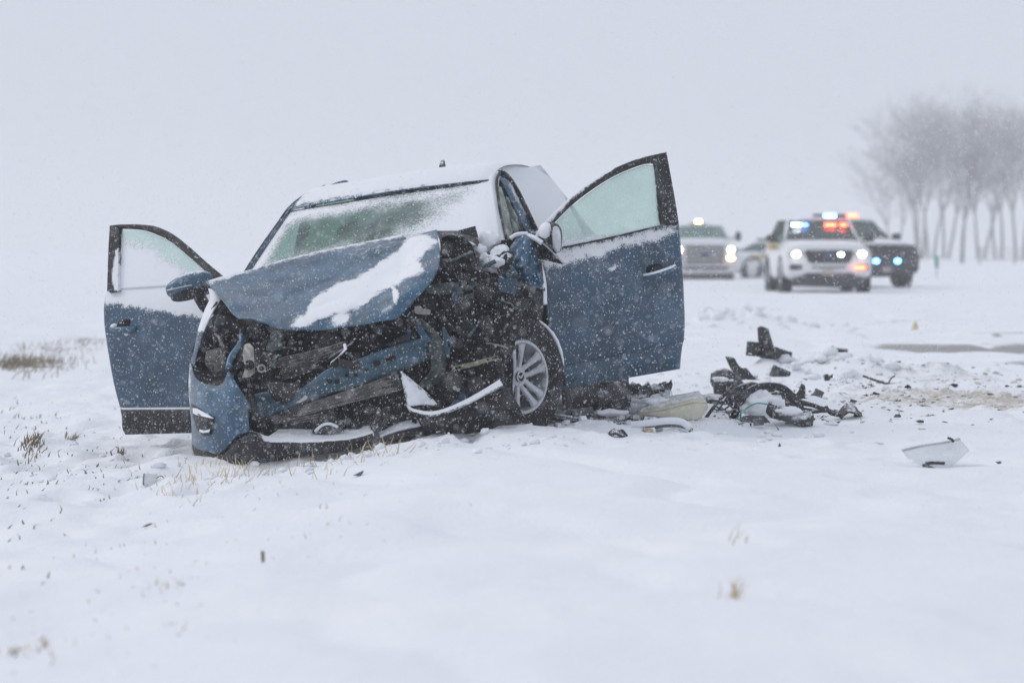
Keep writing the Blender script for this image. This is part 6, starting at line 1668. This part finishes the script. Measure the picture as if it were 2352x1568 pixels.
piece('duct_end', 'black duct end lying against the foot of the upright torn duct', 'duct', 1795, 862, [
    ('duct', 'debris', can((0, 8, 0.0), 0.05, 0.12, 'x', 0.35, r2=0.04, hollow=True)), ('flange', 'debris_grey', can((-16, 12, 0.0), 0.056, 0.014, 'x', 0.35, hollow=True))], k=1.35, gv=868)
piece('silver_bar', 'thin silver trim bar lying in the snow between wheel and headlamp unit', 'trim bar', 1262, 958, [
    ('bar', 'alloy', pipe([(-58, 4, 0), (-20, 8, 0.0), (24, 6, 0.0), (46, 0, 0.0)], 0.010)), ('snow_cap', 'snow', blob((-30, 8, 0.0), (0.07, 0.04, 0.022)))], gv=966)
piece('liner_arch', 'dark arched liner scrap rising behind the headlamp unit under the open door', 'liner', 1440, 916, [
    ('arch', 'debris', plate([[(-60, 22, 0.06), (-20, 38, 0.05), (30, 34, 0.05), (90, 26, 0.06)], [(-70, 0, 0.0), (-20, 6, -0.02), (30, 4, -0.02), (80, 0, 0.0)]], 0.008, 26, 10, amp=0.05, jag=0.03))], gv=930)

# small shards, each told by its neighbours
SH = [(1990, 905, 'dark flake among the dirty snow, left of a cluster of crumbs'), (2012, 910, 'flat sliver below the bent dark arm'), (2052, 918, 'forked crumb in the middle of the dirty snow'),
      (2086, 890, 'lone dark chip right of the bent dark arm'), (2095, 932, 'long thin sliver at the lower right of the dirty snow'), (2036, 948, 'short dark bar at the front of the dirty snow'),
      (2064, 958, 'thin splinter at the front edge of the dirty snow'), (1960, 925, 'upright crumb just above the curved trim'), (2195, 880, 'flat black scrap well right of the dirty snow'),
      (2313, 878, 'pair-like dark scrap close to the right edge'), (2343, 882, 'dark scrap cut by the right edge of the picture'), (2115, 968, 'bean-shaped black chip below the dirty snow'),
      (2000, 880, 'dark crumb beside the elbow of the bent arm'), (1868, 968, 'flat dark flake at the right foot of the tray'), (2066, 862, 'small dark chip on the upper dirty snow'), (1888, 945, 'narrow splinter between the tray and the curved trim')]
sr = random.Random(3)
for u, v, lb in SH:
    n = sr.choice([4, 5, 6])
    R = sr.uniform(6, 11)
    pts = []
    for i in range(n):
        t = 6.283 * i / n
        pts.append((R * sr.uniform(0.6, 1.4) * math.cos(t), max(-1, 2 + R * sr.uniform(0.25, 0.7) * math.sin(t))))
    piece('plastic_shard', lb, 'shard', u, v, [('shard', 'debris', shell(pts, sr.uniform(0.01, 0.05)))], gv=v + 2)

# crumbs too small to count
cr = MB()
for k in range(420):
    u, v = sr.gauss(2060, 130), sr.gauss(905, 34)
    if not (1650 < u < 2400 and 800 < v < 975):
        continue
    p = GP(u, v)
    s = sr.uniform(0.004, 0.016)
    q = [p + Vector((sr.uniform(-2.2, 2.2) * s, sr.uniform(-1, 1) * s, sr.uniform(-0.2, 1.0) * s)) for _ in range(4)]
    cr.add(q, [(0, 1, 2), (0, 3, 1), (0, 2, 3), (1, 3, 2)])
for k in range(330):
    u, v = (sr.gauss(1790, 85), sr.gauss(938, 22)) if k < 230 else (sr.gauss(1420, 90), sr.gauss(956, 10))
    if not (1300 < u < 2050 and 860 < v < 978):
        continue
    p = GP(u, v)
    s = sr.uniform(0.006, 0.022)
    ax = Vector((sr.uniform(-1, 1), sr.uniform(-1, 1), sr.uniform(-0.1, 0.8))).normalized() * s * sr.uniform(1.2, 3.0)
    q = [p + ax * sr.uniform(0.6, 1.2), p - ax * 0.6 + Vector((0, 0, 0.2 * s)), p + Vector((sr.uniform(-1, 1), sr.uniform(-1, 1), sr.uniform(0.2, 1.2))) * s * 0.6, p + Vector((sr.uniform(-1, 1), sr.uniform(-1, 1), -0.3)) * s * 0.6]
    cr.add(q, [(0, 1, 2), (0, 3, 1), (0, 2, 3), (1, 3, 2)])
o = cr.build('plastic_crumbs', 'debris', None, smooth=False)
setp(o, 'fine dark crumbs of plastic strewn over the snow and through the heap', 'crumbs', kind='stuff')

# broken clods of snow thrown up around the wreck, the heap and the dirty patch
def clods(name, label, mat, spots, seed):
    r = random.Random(seed)
    mb = MB()
    for (cx, cy, sx, sy, n, lo, hi) in spots:
        for _ in range(n):
            x, y = r.gauss(cx, sx), r.gauss(cy, sy)
            q = lo * (hi / lo) ** (r.random() ** 1.6)
            c = Vector((x, y, gz(x, y) + q * 0.25))
            k0 = len(mb.v)
            mb.ellipsoid(Matrix.Translation(c) @ Matrix.Rotation(r.uniform(0, 6.28), 4, 'Z') @ Matrix.Diagonal((q * r.uniform(0.8, 1.7), q, q * r.uniform(0.45, 0.9), 1)), 7, 5)
            for v in mb.v[k0:]:
                d = v - c
                v += d * (mnoise.noise(v * (1.1 / q)) * 0.7)
    o = mb.build(name, mat, None)
    setp(o, label, 'snow', kind='stuff')
M['dirtysnow'] = dusted('dirty_snow', (0.62, 0.575, 0.49), rough=0.95, up=0.45, speck=0.3, vary=0.2, vary_scale=8)
clods('snow_clods', 'loose clods of white snow around the wreck and the debris', 'snow',
      [(2.4, 18.8, 1.2, 1.8, 420, 0.005, 0.026), (0.7, 15.5, 0.6, 0.4, 130, 0.006, 0.03), (-0.6, 14.0, 0.7, 0.25, 110, 0.006, 0.028), (2.5, 21.6, 0.35, 0.35, 70, 0.015, 0.065), (-2.6, 15.5, 0.8, 1.4, 90, 0.005, 0.022),
       (3.0, 36.5, 0.6, 0.8, 40, 0.03, 0.10)], 61)
clods('dirty_clods', 'loose clods of tan, dirty snow on the churned patch', 'dirtysnow', [(3.0, 18.4, 0.85, 1.4, 520, 0.003, 0.013), (2.9, 21.3, 0.5, 0.5, 120, 0.006, 0.024), (1.25, 16.2, 0.5, 0.3, 20, 0.004, 0.012)], 62)

# ------------------------------------------------------------------ dry grass poking through the snow
def grass(name, label, mat, clumps, seed, wid=1.0):
    r = random.Random(seed)
    mb = MB()
    for (u, v, su, sv, n, hlo, hhi, lean) in clumps:
        for _ in range(n):
            uu, vv = r.gauss(u, su), r.gauss(v, sv)
            p = GP(uu, vv)
            h = r.uniform(hlo, hhi)
            d = Vector((r.gauss(0.25, lean), r.gauss(0, lean), 1)).normalized()
            w = r.uniform(0.0011, 0.0026) * wid
            a = p - Vector((0, 0, 0.01))
            m_ = a + d * h * 0.55
            d2 = (d + Vector((r.gauss(0.15, lean), r.gauss(0, lean), -r.uniform(0, 0.5)))).normalized()
            t = m_ + d2 * h * 0.45
            sx = Vector((w, w * 0.5, 0))
            mb.add([a - sx, a + sx, m_ + sx * 0.8, m_ - sx * 0.8, t], [(0, 1, 2, 3), (3, 2, 4)])
    o = mb.build(name, mat, None, smooth=False)
    setp(o, label, 'grass', kind='stuff')
grass('dry_grass', 'thin straw-coloured grass poking through the snow before the wreck', 'grass',
      [(850, 1032, 40, 14, 90, 0.05, 0.14, 0.55), (480, 1088, 60, 14, 80, 0.04, 0.12, 0.5), (400, 1130, 40, 16, 50, 0.04, 0.11, 0.6), (690, 1064, 80, 12, 80, 0.04, 0.11, 0.6), (560, 1075, 50, 8, 14, 0.04, 0.10, 0.4),
       (1685, 1370, 18, 6, 14, 0.03, 0.09, 0.25), (1690, 1240, 22, 4, 5, 0.04, 0.09, 0.1), (650, 1130, 160, 40, 60, 0.015, 0.05, 0.7), (330, 1290, 120, 60, 40, 0.02, 0.05, 0.6), (370, 1350, 30, 8, 30, 0.015, 0.05, 0.7),
       (60, 1480, 40, 40, 30, 0.02, 0.05, 0.6), (280, 1450, 120, 60, 40, 0.01, 0.04, 0.7), (600, 1230, 150, 60, 40, 0.01, 0.04, 0.6)], 4)
grass('brown_grass', 'brown grass clumps and stubble in the snow left of the wreck', 'grass_dark',
      [(50, 838, 55, 9, 800, 0.06, 0.18, 0.3), (120, 800, 60, 6, 160, 0.05, 0.13, 0.35), (210, 785, 30, 3, 70, 0.05, 0.10, 0.4), (70, 1030, 14, 6, 120, 0.03, 0.10, 0.3), (165, 1010, 8, 6, 40, 0.03, 0.08, 0.4),
       (275, 1040, 7, 5, 36, 0.03, 0.08, 0.5), (60, 960, 50, 20, 60, 0.02, 0.08, 0.5), (120, 1060, 90, 40, 120, 0.015, 0.06, 0.7), (30, 1130, 40, 30, 30, 0.02, 0.06, 0.7), (230, 1110, 60, 16, 40, 0.015, 0.05, 0.7),
       (60, 1250, 60, 50, 16, 0.02, 0.05, 0.6), (24, 1520, 8, 8, 6, 0.04, 0.07, 0.3), (92, 1500, 6, 8, 3, 0.03, 0.06, 0.3), (300, 950, 60, 20, 24, 0.02, 0.05, 0.6), (380, 1440, 30, 14, 14, 0.015, 0.03, 0.6)], 9, 1.9)

# ------------------------------------------------------------------ falling snow
def flakes(name, label, n, lo, hi, r0, r1, seed):
    g = np.random.default_rng(seed)
    c = g.uniform(lo, hi, (n, 3))
    c = c[(c[:, 2] > ground_base(c[:, 0], c[:, 1]) + 0.02)]
    n = len(c)
    r = r0 * (r1 / r0) ** g.random(n)
    octv = np.array([(1, 0, 0), (-1, 0, 0), (0, 1, 0), (0, -1, 0), (0, 0, 1), (0, 0, -1)], float)
    st = g.uniform(0.6, 1.3, (n, 3))
    v = c[:, None, :] + octv[None] * (r[:, None] * st)[:, None, :]
    f = np.array([(0, 2, 4), (2, 1, 4), (1, 3, 4), (3, 0, 4), (2, 0, 5), (1, 2, 5), (3, 1, 5), (0, 3, 5)])
    F = (f[None] + 6 * np.arange(n)[:, None, None]).reshape(-1, 3)
    me = bpy.data.meshes.new(name)
    me.vertices.add(6 * n)
    me.vertices.foreach_set('co', v.ravel())
    me.loops.add(F.size)
    me.loops.foreach_set('vertex_index', F.ravel().astype(np.int32))
    me.polygons.add(len(F))
    me.polygons.foreach_set('loop_start', np.arange(len(F)) * 3)
    me.polygons.foreach_set('loop_total', np.full(len(F), 3))
    me.polygons.foreach_set('use_smooth', np.ones(len(F), bool))
    me.update()
    me.materials.append(M['flake'])
    o = bpy.data.objects.new(name, me)
    COL.objects.link(o)
    setp(o, label, 'snowflakes', kind='stuff')
    return o
fm, fnt, fout = new_mat('snowflake')
d1, d2 = N(fnt, 'ShaderNodeBsdfDiffuse'), N(fnt, 'ShaderNodeBsdfTranslucent')
d1.inputs[0].default_value = d2.inputs[0].default_value = (0.95, 0.96, 0.98, 1)
mx = N(fnt, 'ShaderNodeMixShader')
fnt.links.new(d1.outputs[0], mx.inputs[1])
fnt.links.new(d2.outputs[0], mx.inputs[2])
fnt.links.new(mx.outputs[0], fout.inputs[0])
M['flake'] = fm
flakes('falling_snow', 'snowflakes drifting down in front of and around the wreck', 84000, (-4.2, 3.0, -0.2), (4.2, 16.5, 2.9), 0.0011, 0.0036, 1)
flakes('close_snow', 'fine snowflakes in sharp focus just before the wreck', 16000, (-2.6, 11.8, -0.2), (1.9, 14.6, 2.1), 0.0011, 0.0027, 5)
flakes('near_snow', 'large soft snowflakes close to the viewer', 1100, (-1.0, 1.6, 0.3), (1.0, 5.5, 1.8), 0.0010, 0.0026, 6)
flakes('distant_snow', 'snowflakes in the air over the road behind the wreck', 30000, (-12, 18.0, -0.1), (15, 70.0, 6.0), 0.0015, 0.005, 2)

# ------------------------------------------------------------------ blowing-snow haze
hm, hnt, hout = new_mat('blowing_snow_haze')
pv = N(hnt, 'ShaderNodeVolumePrincipled')
pv.inputs['Color'].default_value = (0.985, 0.99, 1.0, 1)
pv.inputs['Density'].default_value = 0.0021
pv.inputs['Anisotropy'].default_value = 0.1
hnt.links.new(pv.outputs[0], hout.inputs['Volume'])
haze = MB().box((0, 995, 11.3), (1420, 2040, 27)).build('haze', hm, None, smooth=False)
setp(haze, 'even haze of blowing snow over the whole field', 'haze', kind='stuff')
